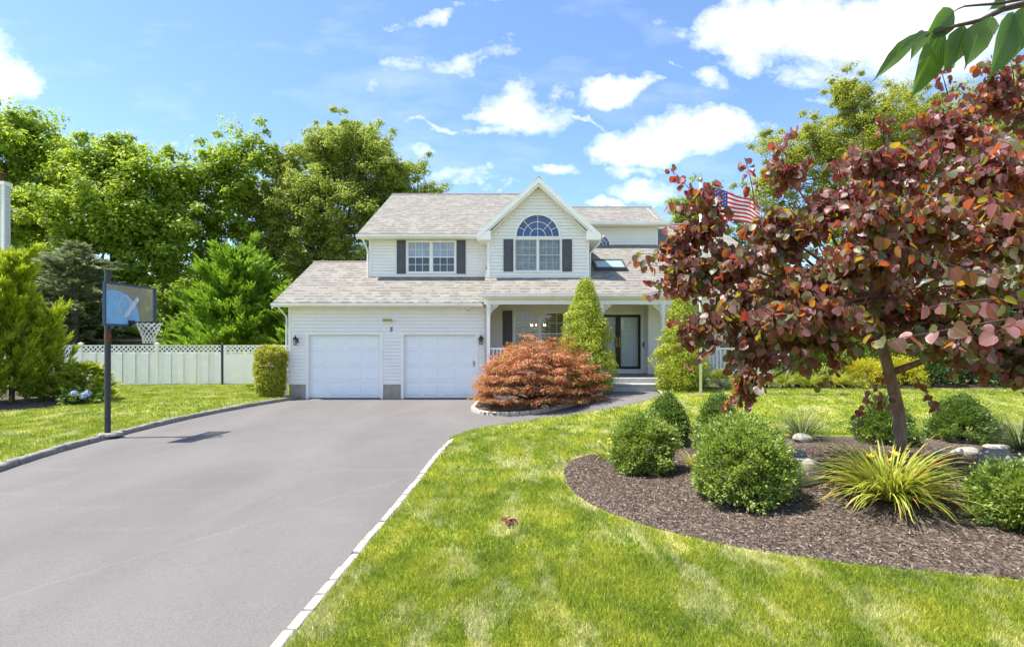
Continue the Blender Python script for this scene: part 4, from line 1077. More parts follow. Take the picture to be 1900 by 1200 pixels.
fbox(p, gs0+.05, ge, -.025, .025, TOPZ-.05, TOPZ); fbox(p, gs0+.05, ge, -.03, .03, TOPZ-.36, TOPZ-.30); fbox(p, gs0+.05, ge, -.03, .03, .06, .16); fbox(p, gs0+.05, gs0+.15, -.031, .031, .06, TOPZ-.051)
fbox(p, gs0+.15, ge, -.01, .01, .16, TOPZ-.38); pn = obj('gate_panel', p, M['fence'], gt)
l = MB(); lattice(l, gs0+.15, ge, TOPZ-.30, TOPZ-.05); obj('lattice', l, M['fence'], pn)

# shed beyond the fence
sh = thing('shed', (-20, 29, 0), 'low weathered wooden shed roof peeping over the white fence', 'shed')
a0 = U(195, 640, 28); a1 = U(300, 640, 28)
p = MB(); p.box(a0.x, a1.x, 28, 31, 0, 2.0); obj('wall', p, M['wood_old'], sh)
p = MB(); p.prism([(a0.x-.2, 27.7, 2.0), (a0.x-.2, 27.7, 2.1), (a0.x-.2, 31, 2.45), (a0.x-.2, 31, 2.35)], (a1.x-a0.x+.4, 0, 0)); obj('roof', p, M['wood_old'], sh)

# ------------------------------------------------------------------ basketball hoop
HP = Vector((-8.40, 11.7, 0)); hz0 = float(G(HP.x, HP.y))+.09
hp = thing('basketball_hoop', (HP.x, HP.y, hz0), 'dark pole basketball hoop with blue painted backboard at the driveway edge', 'basketball hoop')
b = MB(); b.tube([(HP.x, HP.y, hz0-.05), (HP.x, HP.y, 3.37)], .057, 16); b.lathe((HP.x, HP.y, 3.37), [(.07, 0), (.07, .02), (.001, .03)], 16); pl = obj('pole', b, M['pole'], hp, smooth=False)
b = MB(); b.tube([(HP.x, HP.y, 1.90), (HP.x, HP.y, 2.0), (HP.x, HP.y, 2.09)], [.059, .061, .059], 16); obj('rusty_sleeve', b, M['rust'], pl)
b = MB(); b.lathe((HP.x+.02, HP.y, hz0-.03), [(.26, 0), (.24, .045), (.001, .05)], 12); obj('footing', b, M['stone'], hp)
BX = -7.93; y0, y1 = 11.02, 12.42; z0, z1 = 2.21, 3.08
Bt = lambda y: BX+(y-11.7)*.09
def bbox(mb, ya, yb, o0, o1, za, zb):
    mb.add([(Bt(ya)+o0, ya, za), (Bt(ya)+o1, ya, za), (Bt(yb)+o1, yb, za), (Bt(yb)+o0, yb, za), (Bt(ya)+o0, ya, zb), (Bt(ya)+o1, ya, zb), (Bt(yb)+o1, yb, zb), (Bt(yb)+o0, yb, zb)],
           [(0,3,2,1),(4,5,6,7),(0,1,5,4),(1,2,6,5),(2,3,7,6),(3,0,4,7)])
b = MB(); bbox(b, y0+.03, y1-.03, -.006, .006, z0+.03, z1-.03); bb = obj('backboard', b, M['acrylic'], hp)
b = MB(); bbox(b, y0, y1, -.025, .025, z1-.035, z1); bbox(b, y0, y1, -.025, .025, z0, z0+.04); bbox(b, y0, y0+.035, -.025, .025, z0+.04, z1-.035); bbox(b, y1-.035, y1, -.025, .025, z0+.04, z1-.035)
bbox(b, 11.40, 11.43, -.025, -.008, z0+.04, z1-.035); bbox(b, 11.95, 11.98, -.025, -.008, z0+.04, z1-.035); obj('backboard_frame', b, M['frame_blue'], bb)
# decal: large blue disc, white swoosh and ring
def decal(mb, poly, o): 
    mb.add([(Bt(y)+o, y, z) for y, z in poly]+[(Bt(y)+o-.002, y, z) for y, z in poly], [tuple(range(len(poly))), tuple(range(len(poly), 2*len(poly)))[::-1]])
b = MB(); poly = []
for k in range(37):
    t = math.radians(-20+k*(115+20)/36); y = 11.28+.66*math.cos(t); z = 2.35+.58*math.sin(t)
    poly.append((max(y, y0+.04), min(max(z, z0+.045), z1-.04)))
poly += [(y0+.045, 2.88), (y0+.045, z0+.045), (11.80, z0+.045)]
decal(b, poly, .009); obj('blue_panel', b, M['decal_blue'], bb)
b = MB()
b.tube([(Bt(11.55+.15*math.cos(t))+.012, 11.55+.15*math.cos(t), 2.62+.22*math.sin(t)) for t in lin(0, 2*math.pi, 26)], .010, 4)
decal(b, [(11.50, 2.42), (11.62, 2.42), (11.93, 2.78), (11.88, 2.86)], .012)
b.tube([(Bt(y)+.012, y, z) for y, z in ((11.1, 2.30), (11.35, 2.55), (11.60, 2.72))], .005, 4); b.tube([(Bt(y)+.012, y, z) for y, z in ((11.15, 2.78), (11.4, 2.72), (11.75, 2.74))], .005, 4)
obj('white_marking', b, M['decal_white'], bb)
for zz in (2.34, 2.86):
    b = MB(); b.tube([(Bt(11.55)-.03, 11.55, zz), (HP.x, HP.y, zz), (Bt(11.88)-.03, 11.88, zz)], .022, 6); obj('mounting_arm', b, M['pole'], hp)
RZh = 2.30; rcx, rcy = BX+.14+.235, 11.72
b = MB(); b.tube([(rcx+.228*math.cos(t), rcy+.228*math.sin(t), RZh) for t in lin(0, 2*math.pi, 33)], .011, 6)
b.add([(BX+.01, rcy-.09, RZh-.10), (BX+.03, rcy-.09, RZh-.10), (BX+.03, rcy+.09, RZh-.10), (BX+.01, rcy+.09, RZh-.10), (BX+.01, rcy-.09, RZh+.04), (BX+.03, rcy-.09, RZh+.04), (BX+.03, rcy+.09, RZh+.04), (BX+.01, rcy+.09, RZh+.04)], [(0,3,2,1),(4,5,6,7),(0,1,5,4),(1,2,6,5),(2,3,7,6),(3,0,4,7)])
b.prism([(BX+.03, rcy-.07, RZh+.01), (rcx-.21, rcy-.07, RZh+.01), (rcx-.21, rcy-.07, RZh-.01), (BX+.03, rcy-.07, RZh-.09)], (0, .14, 0))
rm = obj('rim', b, M['black'], hp)
b = MB(); nst = 12; lv = [(.225, 0), (.20, -.08), (.165, -.17), (.135, -.26), (.115, -.33), (.108, -.42)]
for k in range(nst):
    for s in (1, -1):
        pts = []
        for i in range(len(lv)*2-1):
            t = i/2; j = int(t); r_ = lv[j][0] if t == j else (lv[j][0]+lv[j+1][0])/2; z_ = lv[j][1] if t == j else (lv[j][1]+lv[j+1][1])/2
            an = 2*math.pi*(k+s*t*.5*.5)/nst*1.0+ (2*math.pi/nst)*(s*t*.5); pts.append((rcx+r_*math.cos(an), rcy+r_*math.sin(an), RZh-.012+z_))
        b.tube(pts, .0065, 4, cap=False)
obj('net', b, M['net'], rm)

# ------------------------------------------------------------------ flagpole
FP = ground_pt(1300, 735, RZ)
fp = thing('flagpole', FP, 'thin white flagpole with a striped flag standing in the lawn behind the red tree', 'flagpole')
ztop = U(1300, 338, FP.y).z
b = MB(); b.tube([(FP.x, FP.y, FP.z-.05), (FP.x, FP.y, ztop)], [.042, .030], 12); obj('pole', b, M['trim'], fp, True)
b = MB(); b.lathe((FP.x, FP.y, ztop), [(.001, 0), (.05, .02), (.065, .065), (.05, .11), (.001, .13)], 12); obj('finial', b, M['brass'], fp, True)
def flagp(u, v):   # u 0..1 along, v 0..1 down
    L_, Hh = 1.88, 1.05
    x = FP.x+.04+L_*u*(.94); z = U(1300, 341, FP.y).z-.66*u**1.1*(1-.55*v)-Hh*v*(1-.16*u)
    y = FP.y-.05+.13*math.sin(u*7.5+v*1.3)*u**.5-.05*math.sin(u*15+2)
    x -= .12*math.sin(v*2.5)*u*.5
    return (x, y, z+.03*math.sin(u*9+v*2))
fl = MB(); nu, nv = 40, 26
for j in range(nv+1):
    for i in range(nu+1): fl.v.append(flagp(i/nu, j/nv))
for j in range(nv):
    for i in range(nu):
        stripe = j//2; m_ = 0 if stripe % 2 == 0 else 1
        if i < nu*.4 and stripe < 7: m_ = 2
        fl.f.append((j*(nu+1)+i, j*(nu+1)+i+1, (j+1)*(nu+1)+i+1, (j+1)*(nu+1)+i)); fl.mi.append(m_)
for rr in range(9):
    for cc in range(6 if rr % 2 == 0 else 5):
        u = (.4/12)*(1+2*cc+(0 if rr % 2 == 0 else 1)); v = (7/13)/10*(rr+1)
        c = Vector(flagp(u, v)); 
        for sd in (-.006, .006):
            pts = []
            for k in range(10):
                t = math.radians(90+36*k); R_ = .03 if k % 2 == 0 else .012
                pts.append((c.x+R_*math.cos(t), c.y+sd, c.z+R_*math.sin(t)))
            fl.add(pts, [tuple(range(10))], 1)
obj('flag', fl, [M['flag_red'], M['flag_white'], M['flag_blue']], fp, True)

# ------------------------------------------------------------------ vegetation
def limb(mb, a, b, r0, r1, sag=.1, seg=6, n=6):
    a, b = Vector(a), Vector(b); L = (b-a).length; pts = []; rad = []
    off = Vector((random.uniform(-1, 1), random.uniform(-1, 1), random.uniform(-.3, 1)))*L*sag
    for i in range(n+1):
        t = i/n; pts.append(a.lerp(b, t)+off*math.sin(math.pi*t)); rad.append(r0+(r1-r0)*t)
    mb.tube(pts, rad, seg)
def puffs(lobes, clump_r, spacing, inner=.55):
    C = []
    for (cx, cy, cz, rx, ry, rz) in lobes:
        area = 4*math.pi*((rx*ry*rz)**(2/3)); n = int(area/(spacing**2)*1.5)+3
        d = rsph(n); rad = rng.uniform(inner, 1.0, n)**.7
        p = np.stack([cx+d[:, 0]*rx*rad, cy+d[:, 1]*ry*rad, cz+d[:, 2]*rz*rad], 1); C.append(p)
    C = np.concatenate(C)
    return C
def clumpleaves(C, clump_r, nl, squash=.65, up=.55, rand=.7, jit=.35):
    n = len(C); cr = clump_r*rng.uniform(1-jit, 1+jit, n)
    idx = np.repeat(np.arange(n), nl); d = rsph(len(idx)); rr = rng.random(len(idx))**.45
    off = d*rr[:, None]*cr[idx][:, None]; off[:, 2] *= squash
    P = C[idx]+off
    Nn = nrm(d*.8+np.array([0, 0, up])+rsph(len(idx))*rand)
    A = nrm(np.cross(Nn, rsph(len(idx)))); 
    ct = rng.random(n)
    return P, A, Nn, idx, ct
def tree(name, label, cat, base, lobes, mat, leaf, clump_r, spacing, nl, trunk_r, group=None, kind='diamond', bark='bark', wr=.6, limbs=26, trunk_top=None, inner=.5, tintspread=.6):
    t = thing(name, base, label, cat, group)
    C = puffs(lobes, clump_r, spacing, inner)
    C = C + rng.normal(0, clump_r*.35, C.shape)
    mid_ = C.mean(0); extra = C[rng.random(len(C)) < .16]; dv = nrm(extra-mid_)*np.array([1, 1, 1.2])
    nC0 = len(C); C = np.concatenate([C, extra+dv*clump_r*rng.uniform(.9, 2.0, (len(extra), 1))])
    # thin out by a spatial pattern so that gaps open between limbs
    ph = np.sin(C[:, 0]*1.9+C[:, 2]*1.3)+np.sin(C[:, 0]*.9-C[:, 2]*2.3+2)+.6*np.sin(C[:, 1]*2.1+C[:, 2])
    C = C[rng.random(len(C)) < np.clip(.80+.22*ph, .22, 1)]
    sz = np.where(rng.random(len(C)) < .35, .55, 1.0)
    leaf = leaf*.74; P, A, Nn, idx, ct = clumpleaves(C, clump_r, int(nl*1.6), up=.8, rand=.55)
    P = C[idx]+(P-C[idx])*(sz[idx]*rng.choice([.8, 1, 1.25], len(P), p=[.5, .35, .15]))[:, None]
    n = len(P); tint = np.clip(ct[idx]*(1-tintspread)+rng.random(n)*tintspread, 0, 1)
    L = leaf*rng.uniform(.7, 1.3, n)
    tb = MB(); base = Vector(base); cen = np.mean(np.array([l[:3] for l in lobes]), axis=0)
    tt = Vector(trunk_top) if trunk_top is not None else Vector((cen[0], cen[1], cen[2]-.1))
    mid = base.lerp(tt, .5)+Vector((random.uniform(-.2, .2), random.uniform(-.2, .2), 0))
    tb.tube([base-Vector((0, 0, .1)), base+Vector((0, 0, .3)), mid, tt], [trunk_r*1.35, trunk_r, trunk_r*.75, trunk_r*.35], 10)
    sel = rng.choice(len(C), min(limbs, len(C)), replace=False)
    for k in sel:
        a = base.lerp(tt, random.uniform(.35, 1.0)); limb(tb, a, Vector(C[k]), trunk_r*.28, trunk_r*.05, .10, 5, 5)
    obj('trunk', tb, M[bark], t, True)
    leafmesh('crown', P, A, Nn, L, L*wr, kind, M[mat], t, tint)
    return t
def LB_(px, py, D, rpx, rpy=None, ry=None):
    p = U(px, py, D); s = D/F; rpy = rpy or rpx
    return (p.x, p.y, p.z, rpx*s, (ry or rpx*s), rpy*s)
g_bt = 'tall trees behind the white fence'
def bt(name, label, px, D, lobes, mat, leaf, cr, sp, nl, tr, **k):
    return tree(name, label, 'tree', (U(px, 640, D).x, D, 0), lobes, mat, leaf, cr, sp, nl, tr, **k)
bt('ash_tree', 'tall bright green leafy tree at the left edge behind the chimney', 20, 33,
   [LB_(10,300,33,70), LB_(60,270,34,45), LB_(-60,330,34,90), LB_(40,380,33,60), LB_(20,250,33,38), LB_(100,310,34,40), LB_(-130,260,34,80), LB_(70,450,34,60)], 'ash', .30, .75, .85, 62, .28, group=g_bt)
bt('ash_tree', 'broad bright green leafy tree above the basketball backboard', 215, 32,
   [LB_(160,330,32,55), LB_(220,320,32,50), LB_(270,350,32,50), LB_(130,400,31,55), LB_(215,410,31,65), LB_(300,420,32,50), LB_(170,480,31,60), LB_(270,500,31,55), LB_(225,300,33,32), LB_(120,300,33,30), LB_(310,340,33,30),LB_(240,570,31,70),LB_(130,560,32,60)], 'ash', .29, .7, .8, 64, .26, group=g_bt)
bt('ash_tree', 'thin bright green leafy tree between the broad green tree and the olive oak', 405, 35,
   [LB_(400,310,35,38), LB_(440,300,35,40), LB_(370,350,35,38), LB_(410,380,35,55), LB_(460,360,36,40), LB_(350,420,35,45), LB_(430,460,35,60),LB_(340,500,36,55),LB_(470,290,36,28)], 'ash', .30, .75, .95, 50, .2, group=g_bt)
bt('oak_tree', 'large olive green oak rising behind the garage roof', 620, 37,
   [LB_(640,290,37,60), LB_(570,320,37,60), LB_(700,320,37,60), LB_(530,380,36,60), LB_(620,390,36,75), LB_(720,390,37,60), LB_(560,460,36,60), LB_(660,470,36,60), LB_(510,300,37,26), LB_(600,270,38,32), LB_(680,270,38,32), LB_(500,450,36,50), LB_(640,520,36,60)], 'oak', .23, .62, .72, 62, .38, group=g_bt, inner=.35, limbs=60)
bt('oak_tree', 'smaller olive oak showing above the left end of the upper roof ridge', 760, 38,
   [LB_(755,330,38,38), LB_(785,360,38,25), LB_(740,390,38,45), LB_(790,400,38,30)], 'oak', .22, .6, .78, 58, .25, group=g_bt, inner=.4)
bt('oak_tree', 'slender brownish green tree behind the feathery cypress', 470, 39,
   [LB_(470,400,39,60), LB_(500,520,39,60), LB_(430,540,39,60), LB_(385,560,39,60), LB_(560,560,39,60),LB_(500,600,39,60)], 'oak', .26, .8, .95, 52, .22, group=g_bt)
bt('birch_tree', 'tall yellow green birch rising behind the red leaved tree', 1600, 29,
   [LB_(1575,200,29,45,50), LB_(1520,260,29,50), LB_(1640,230,29,60), LB_(1460,300,29,45), LB_(1580,310,29,75), LB_(1700,300,30,80), LB_(1440,360,29,50), LB_(1530,400,29,60), LB_(1660,420,29,80), LB_(1565,165,29,20), LB_(1420,260,30,18), LB_(1760,230,30,60), LB_(1800,350,30,80),LB_(1680,200,30,45)], 'birch', .16, .48, .66, 64, .2, inner=.25, limbs=70)
bt('birch_tree', 'yellow green tree in the gaps above the red tree at the right edge', 1950, 27,
   [LB_(1880,250,27,70), LB_(1960,330,27,90), LB_(1880,430,27,80), LB_(2060,250,27,100), LB_(2000,480,27,90),LB_(1800,520,28,80),LB_(1900,180,28,60)], 'birch', .17, .5, .75, 56, .2)
bt('birch_tree', 'small green treetop showing beside the right end of the roof', 1262, 34,
   [LB_(1262,392,34,22), LB_(1285,400,34,28), LB_(1320,380,34,40), LB_(1340,430,34,50)], 'oak', .2, .5, .6, 60, .16)
for (lab, px, D, py, rp) in (('dark evergreen mass at the far right behind the planting bed', 1830, 24, 600, 90), ('dense green tree behind the right end of the house', 1560, 26, 590, 80), ('dark green tree closing the view at the right edge', 2020, 23, 560, 110)):
    bt('evergreen_tree', lab, px, D, [LB_(px, py, D, rp), LB_(px-60, py+40, D, rp*.7), LB_(px+60, py+30, D, rp*.7), LB_(px+10, py-60, D, rp*.6)], 'rhodo' if px != 1560 else 'ash', .22, .55, .6, 60, .2)

# distant woodland (mass)
n = 26000; x = rng.uniform(-75, 75, n); 
hgt = 7+1.5*np.sin(x*.25)+1.2*np.sin(x*.61+1)
P = np.stack([x, 52+rng.uniform(-2.5, 2.5, n), rng.random(n)**.8*hgt*np.where(x < -15, 1.15, .95)], 1)
o = leafmesh('woodland', P, rsph(n), nrm(rsph(n)+np.array([0, -.3, .6])), rng.uniform(.5, .95, n), rng.uniform(.35, .7, n), 'lobed', M['ash'], None)
tag(o, 'continuous dark green wood closing the view behind the gardens', 'woodland', kind='stuff')

# feathery conifers
def sprays(name_t, label, cat, base, height, rad, n, L, W, mat, tilt, profile=1.0, bot=.0, group=None, lean=(0, 0), bark='bark', sub=7, core=True, radfn=None, droop=0, crown_name='foliage', plumes=0, plen=.8, pw=.16, zmin=None):
    t = thing(name_t, base, label, cat, group); base = Vector(base)
    h = rng.random(n)**.85; ang = rng.uniform(0, 2*np.pi, n)
    if radfn is None: rf = (1-h)**profile*(.93+.07*np.sin(h*40))
    else: rf = radfn(h)
    bump = 1+.18*np.sin(ang*5+h*9)+.14*np.sin(ang*3-h*17)+.10*np.sin(ang*9+h*31)
    rr = rad*rf*bump*rng.uniform(.45, 1.06, n)**.6
    out = np.stack([np.cos(ang), np.sin(ang), np.zeros(n)], 1)
    C = np.array(base)+out*rr[:, None]; C[:, 2] += bot+h*height; C[:, 0] += lean[0]*h; C[:, 1] += lean[1]*h
    D = nrm(out*math.cos(tilt)+np.array([0, 0, math.sin(tilt)])+rsph(n)*.28)
    if plumes:
        hk = rng.random(plumes)**.9*.97; ak = rng.uniform(0, 2*np.pi, plumes); fk = (1-hk)**profile if radfn is None else radfn(hk)
        ok = np.stack([np.cos(ak), np.sin(ak), np.zeros(plumes)], 1); lk = plen*rng.uniform(.5, 1.35, plumes)
        Sk = np.array(base)+ok*(rad*fk*.72)[:, None]; Sk[:, 2] += bot+hk*height*.95; Sk[:, 0] += lean[0]*hk
        Dk = nrm(ok*math.cos(tilt)+np.array([0, 0, math.sin(tilt)])+rsph(plumes)*.18)
        sel = rng.random(n) < .62; kk = rng.integers(0, plumes, n); tt_ = rng.random(n)
        Pk = Sk[kk]+Dk[kk]*(tt_*lk[kk])[:, None]+rsph(n)*((1.08-tt_)*pw*lk[kk]*1.6*rng.random(n)**.5)[:, None]
        C = np.where(sel[:, None], Pk, C); D = np.where(sel[:, None], nrm(Dk[kk]+rsph(n)*.22), D); out = np.where(sel[:, None], ok[kk], out)
    idx = np.repeat(np.arange(n), sub); k = np.tile(np.arange(sub), n)/sub
    m = len(idx); sL = L*rng.uniform(.7, 1.3, n)[idx]
    side = nrm(np.cross(D[idx], np.array([0, 0, 1.])+rsph(n)[idx]*.3)); sg = np.where(np.tile(np.arange(sub), n) % 2, 1, -1)
    P = C[idx]+D[idx]*(k*sL*.8)[:, None]
    A = nrm(D[idx]*.8+side*(sg*.6*(1-k*.6))[:, None]+rsph(m)*.2+np.array([0, 0, -droop]))
    Nn = nrm(out[idx]*.4+np.array([0, 0, .8])+rsph(m)*.5)
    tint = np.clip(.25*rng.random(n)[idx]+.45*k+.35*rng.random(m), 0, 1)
    ll = sL*(.55-.25*k)*rng.uniform(.8, 1.2, m)
    if zmin is not None:
        kz = P[:, 2] > zmin; P, A, Nn, ll, tint = P[kz], A[kz], Nn[kz], ll[kz], tint[kz]
    tb = MB(); tb.tube([base-Vector((0, 0, .1)), base+Vector((lean[0]*.5, lean[1]*.5, height*.5)), base+Vector((lean[0], lean[1], height*.93))], [rad*.06+.03, rad*.04+.02, .01], 8)
    for _ in range(24 if core else 8):
        q = random.randrange(n); limb(tb, (base.x+lean[0]*h[q], base.y, base.z+bot+h[q]*height*.92), C[q], .03, .008, .03, 4, 3)
    obj('trunk' if height > 2.5 else 'stems', tb, M[bark], t, True)
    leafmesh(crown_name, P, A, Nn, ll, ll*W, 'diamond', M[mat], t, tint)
    return t
cp = U(440, 640, 28.0)
sprays('cypress_tree', 'feathery bright green cypress behind the gate and fence', 'tree', (cp.x, 28.0, 0), U(440, 432, 28).z-1.1, 3.1, 4200, .72, .26, 'cypress', .70, 1.3, sub=9, plumes=190, plen=1.15, zmin=1.72, group=None, radfn=lambda h: (1-h)**.92+.01)
cp = U(535, 640, 26.2)
sprays('cypress_tree', 'lower feathery green cypress between the tall cypress and the garage', 'tree', (cp.x, 27.2, 0), U(520, 500, 27.2).z-1.2, 1.5, 1300, .62, .26, 'cypress', .70, 1.2, sub=9, plumes=70, plen=.9, zmin=1.8)
cp = U(140, 640, 27.0)
sprays('spruce_tree', 'grey green spruce behind the basketball hoop', 'tree', (cp.x, 27.0, 0), U(120, 452, 27).z, 3.1, 3400, .50, .20, 'spruce', .12, .7, sub=12, plumes=150, plen=1.0, radfn=lambda h: (1-h)**.7*(.8+.25*np.sin(h*38)))
cp = U(30, 640, 28.0)
sprays('spruce_tree', 'grey green spruce tucked behind the junipers by the neighbouring chimney', 'tree', (cp.x, 28.0, 0), U(40, 470, 28).z, 2.6, 2600, .50, .20, 'spruce', .15, .7, sub=12, plumes=110, plen=1.0, radfn=lambda h: (1-h)**.7)
for (lab, px, pb, pt, rw, prof, col, n_) in (
    ('tall bright juniper with loose upright plumes at the left edge', 22, 757, 492, 46, .55, 'juniper', 3000),
    ('tallest juniper clump at the left edge, standing farthest from the hoop', -70, 765, 510, 62, .5, 'juniper', 2600),
    ('wide low juniper in front of the plumes with feathery arching tips', 78, 752, 600, 36, .45, 'juniper', 1700)):
    q = ground_pt(px, pb-10, .1); s = q.y/F
    sprays('juniper', lab, 'shrub', q, (pb-pt)*s, rw*s, int(n_*.8), .42, .22, col, 1.02, prof, sub=11, plumes=70, plen=.62, group='junipers at the left edge', radfn=lambda h, p_=prof: (1-h)**p_*(.85+.25*np.sin(h*9)))
q = ground_pt(158, 742, .1); s = q.y/F
sprays('juniper', 'low mounded yellow green juniper nearest the basketball pole', 'shrub', q, 64*s, 40*s, 1300, .24, .3, 'dwarf', .5, .4, group='junipers at the left edge', radfn=lambda h: np.sqrt(np.clip(1-h*h, 0, 1)))
# understory behind fence
for (px, py, D, r_, lab) in ((90, 600, 29, 45, 'dark leafy shrub behind the fence left of the hoop'), (300, 600, 29.5, 50, 'leafy green shrub over the fence beside the basketball net'), (345, 560, 31, 60, 'leafy sapling clump over the fence left of the cypress'), (180, 610, 29.8, 50, 'dark leafy shrub right behind the hoop pole over the fence')):
    p = U(px, py, D)
    tree('leafy_shrub', lab, 'shrub', (p.x, D, 0), [LB_(px, py, D, r_), LB_(px-25, py+35, D, r_*.8), LB_(px+28, py+30, D, r_*.8)], 'ash' if px in (300, 345) else 'boxdark', .2, .5, .6, 55, .07)

def dome(name_t, label, cat, base, rx, rz, n, leaf, wr, mat, group=None, clump=.1, sub=26, ry=None, kind='diamond', zc=.45, up=.5, pw=1.0, base_flat=True, stems='bark_dark', tilt=None, top_pt=False, squash=.8, crown='foliage'):
    """rounded shrub: clumps on an ellipsoid shell"""
    t = thing(name_t, base, label, cat, group); base = Vector(base); ry = ry or rx
    d = rsph(n); d[:, 2] = np.where(d[:, 2] < -.55, -d[:, 2], d[:, 2]); a = np.arctan2(d[:, 1], d[:, 0])
    ph = rng.uniform(0, 6.28, 4); b_ = 1+.08*np.sin(a*3+d[:, 2]*5+ph[0])+.08*np.sin(a*6-d[:, 2]*6+ph[1])+.06*np.sin(a*11+d[:, 2]*13+ph[2])+.05*np.sin(a*2+ph[3])
    rr = rng.uniform(.5, 1.0, n)**.5*b_
    C = np.stack([d[:, 0]*rx*rr, d[:, 1]*ry*rr, rz*zc*2*.5*1.0+d[:, 2]*rz*(1-zc*.0)*.5*rr+rz*.0], 1)
    # map z so foliage spans 0.04..rz
    zz = (d[:, 2]*rr+.55)/1.55; C[:, 2] = rz*(.04+.93*np.clip(zz, 0, 1.05))
    if top_pt:
        k_ = np.clip(1.15-C[:, 2]/rz*.75, .3, 1); C[:, 0] *= k_; C[:, 1] *= k_
    C += np.array(base)
    P, A, Nn, idx, ct = clumpleaves(C, clump, sub, squash, up, .55)
    od = nrm(C[idx]-np.array(base)-np.array([0, 0, rz*.3]))
    A = nrm(od+rsph(len(P))*.75+np.array([0, 0, .25])); shoot = rng.random(len(P)) < .06; P = P+od*(shoot*rng.random(len(P))*clump*1.3)[:, None]
    if tilt is not None: A = nrm(A+np.array([0, 0, tilt]))
    m = len(P); P[:, 2] = np.maximum(P[:, 2], base.z+.01)
    tint = np.clip(.45*ct[idx]+.55*rng.random(m), 0, 1); L = leaf*rng.uniform(.7, 1.3, m)
    tb = MB()
    for _ in range(14):
        q = C[random.randrange(n)]; limb(tb, base, Vector(q), .014*rx+.006, .003, .12, 5, 4)
    obj('stems', tb, M[stems], t, True)
    leafmesh(crown, P, A, Nn, L, L*wr, kind, M[mat], t, tint)
    return t
gbx = 'boxwood shrubs in the island bed'
def bx_pt(px, py): 
    D = 7.5
    for _ in range(60):
        X = (px-CX)*D/F; D = .5*D+.5*(H-bedz(X, D))*F/(py-HY)
    return Vector(((px-CX)*D/F, D, bedz((px-CX)*D/F, D)))
for (px, pb, pt, w, mat, n_, lab, tp, lf) in (
    (1375, 925, 782, 94, 'box', 620, 'largest light green boxwood in the mulch bed, left of the arching daylily', False, .034),
    (1193, 872, 774, 64, 'box', 470, 'round boxwood at the rounded left end of the mulch bed', False, .034),
    (1238, 822, 734, 52, 'boxdark', 330, 'pointed dark boxwood behind the leftmost round one', True, .036),
    (1335, 808, 738, 48, 'boxdark', 300, 'dark boxwood half hidden behind the largest one under the drooping red leaves', True, .036),
    (1642, 818, 742, 64, 'boxdark', 420, 'dark boxwood directly behind the red tree trunk', True, .036),
    (1786, 815, 740, 68, 'boxdark', 430, 'dark boxwood right of the red tree trunk beyond the flat stones', True, .036),
    (1905, 972, 868, 92, 'box', 560, 'light green boxwood cut by the right edge of the photo', False, .034)):
    q = bx_pt(px, pb); s = q.y/F
    dome('boxwood', lab, 'shrub', q, w*s*.87, (pb-pt)*s+.02, int(n_*1.5), lf*1.15, .55, mat, gbx, clump=.085, sub=40, top_pt=tp)
# japanese maple dome
q = ground_pt(1000, 748, .12); q = Vector((.78, 16.3, float(G(.78, 16.3))+.12))
mp = thing('japanese_maple', q, 'spreading orange red laceleaf maple in the kerbed bed before the porch', 'tree')
n = 1900; d = rsph(n); d[:, 2] = np.abs(d[:, 2]); a = np.arctan2(d[:, 1], d[:, 0])
prof = 1+.09*np.sin(a*3+1)+.08*np.sin(a*5+d[:, 2]*7)+.06*np.sin(a*11-d[:, 2]*9)
rr = rng.uniform(.60, 1.0, n)**.5*prof
s = 16.3/F
lay = np.floor(d[:, 2]*5+rng.random(n)*.9)/5
C = np.stack([q.x+d[:, 0]*118*s*rr, q.y+d[:, 1]*1.45*rr, q.z+.14+(.7*lay+.3*d[:, 2])**.95*100*s*rr*(1-.02*d[:, 0])-.04*np.abs(d[:, 0])], 1)
C[:, 0] -= .10*(1-d[:, 2]); C[:, 2] = np.maximum(C[:, 2]-.20*(d[:, 0] < -.3)*(-d[:, 0])*d[:, 2]*0, q.z+.06)
P, A, Nn, idx, ct = clumpleaves(C, .19, 34, .28, .9, .4)
od = nrm(np.stack([C[idx][:, 0]-q.x, (C[idx][:, 1]-q.y)*1.2, np.zeros(len(P))], 1))
A = nrm(od*.8+rsph(len(P))*.7+np.array([0, 0, -.55])); L = .085*rng.uniform(.6, 1.3, len(P))
low = np.clip((P[:, 2]-q.z)/1.4, 0, 1)
tint = np.clip(.12+.30*rng.random(len(P))+.36*ct[idx]+.25*low, 0, 1); tint = np.where((rng.random(len(P)) < .08) | ((ct[idx] < .2) & (rng.random(len(P)) < .6)), rng.random(len(P))*.28, tint)
tb = MB()
for k in range(26):
    e = C[random.randrange(n)]; limb(tb, q, Vector(e), .04, .006, .22, 5, 6)
obj('trunk', tb, M['bark_dark'], mp, True); leafmesh('crown', P, A, Nn, L, L*.26, 'diamond', M['maple'], mp, tint)

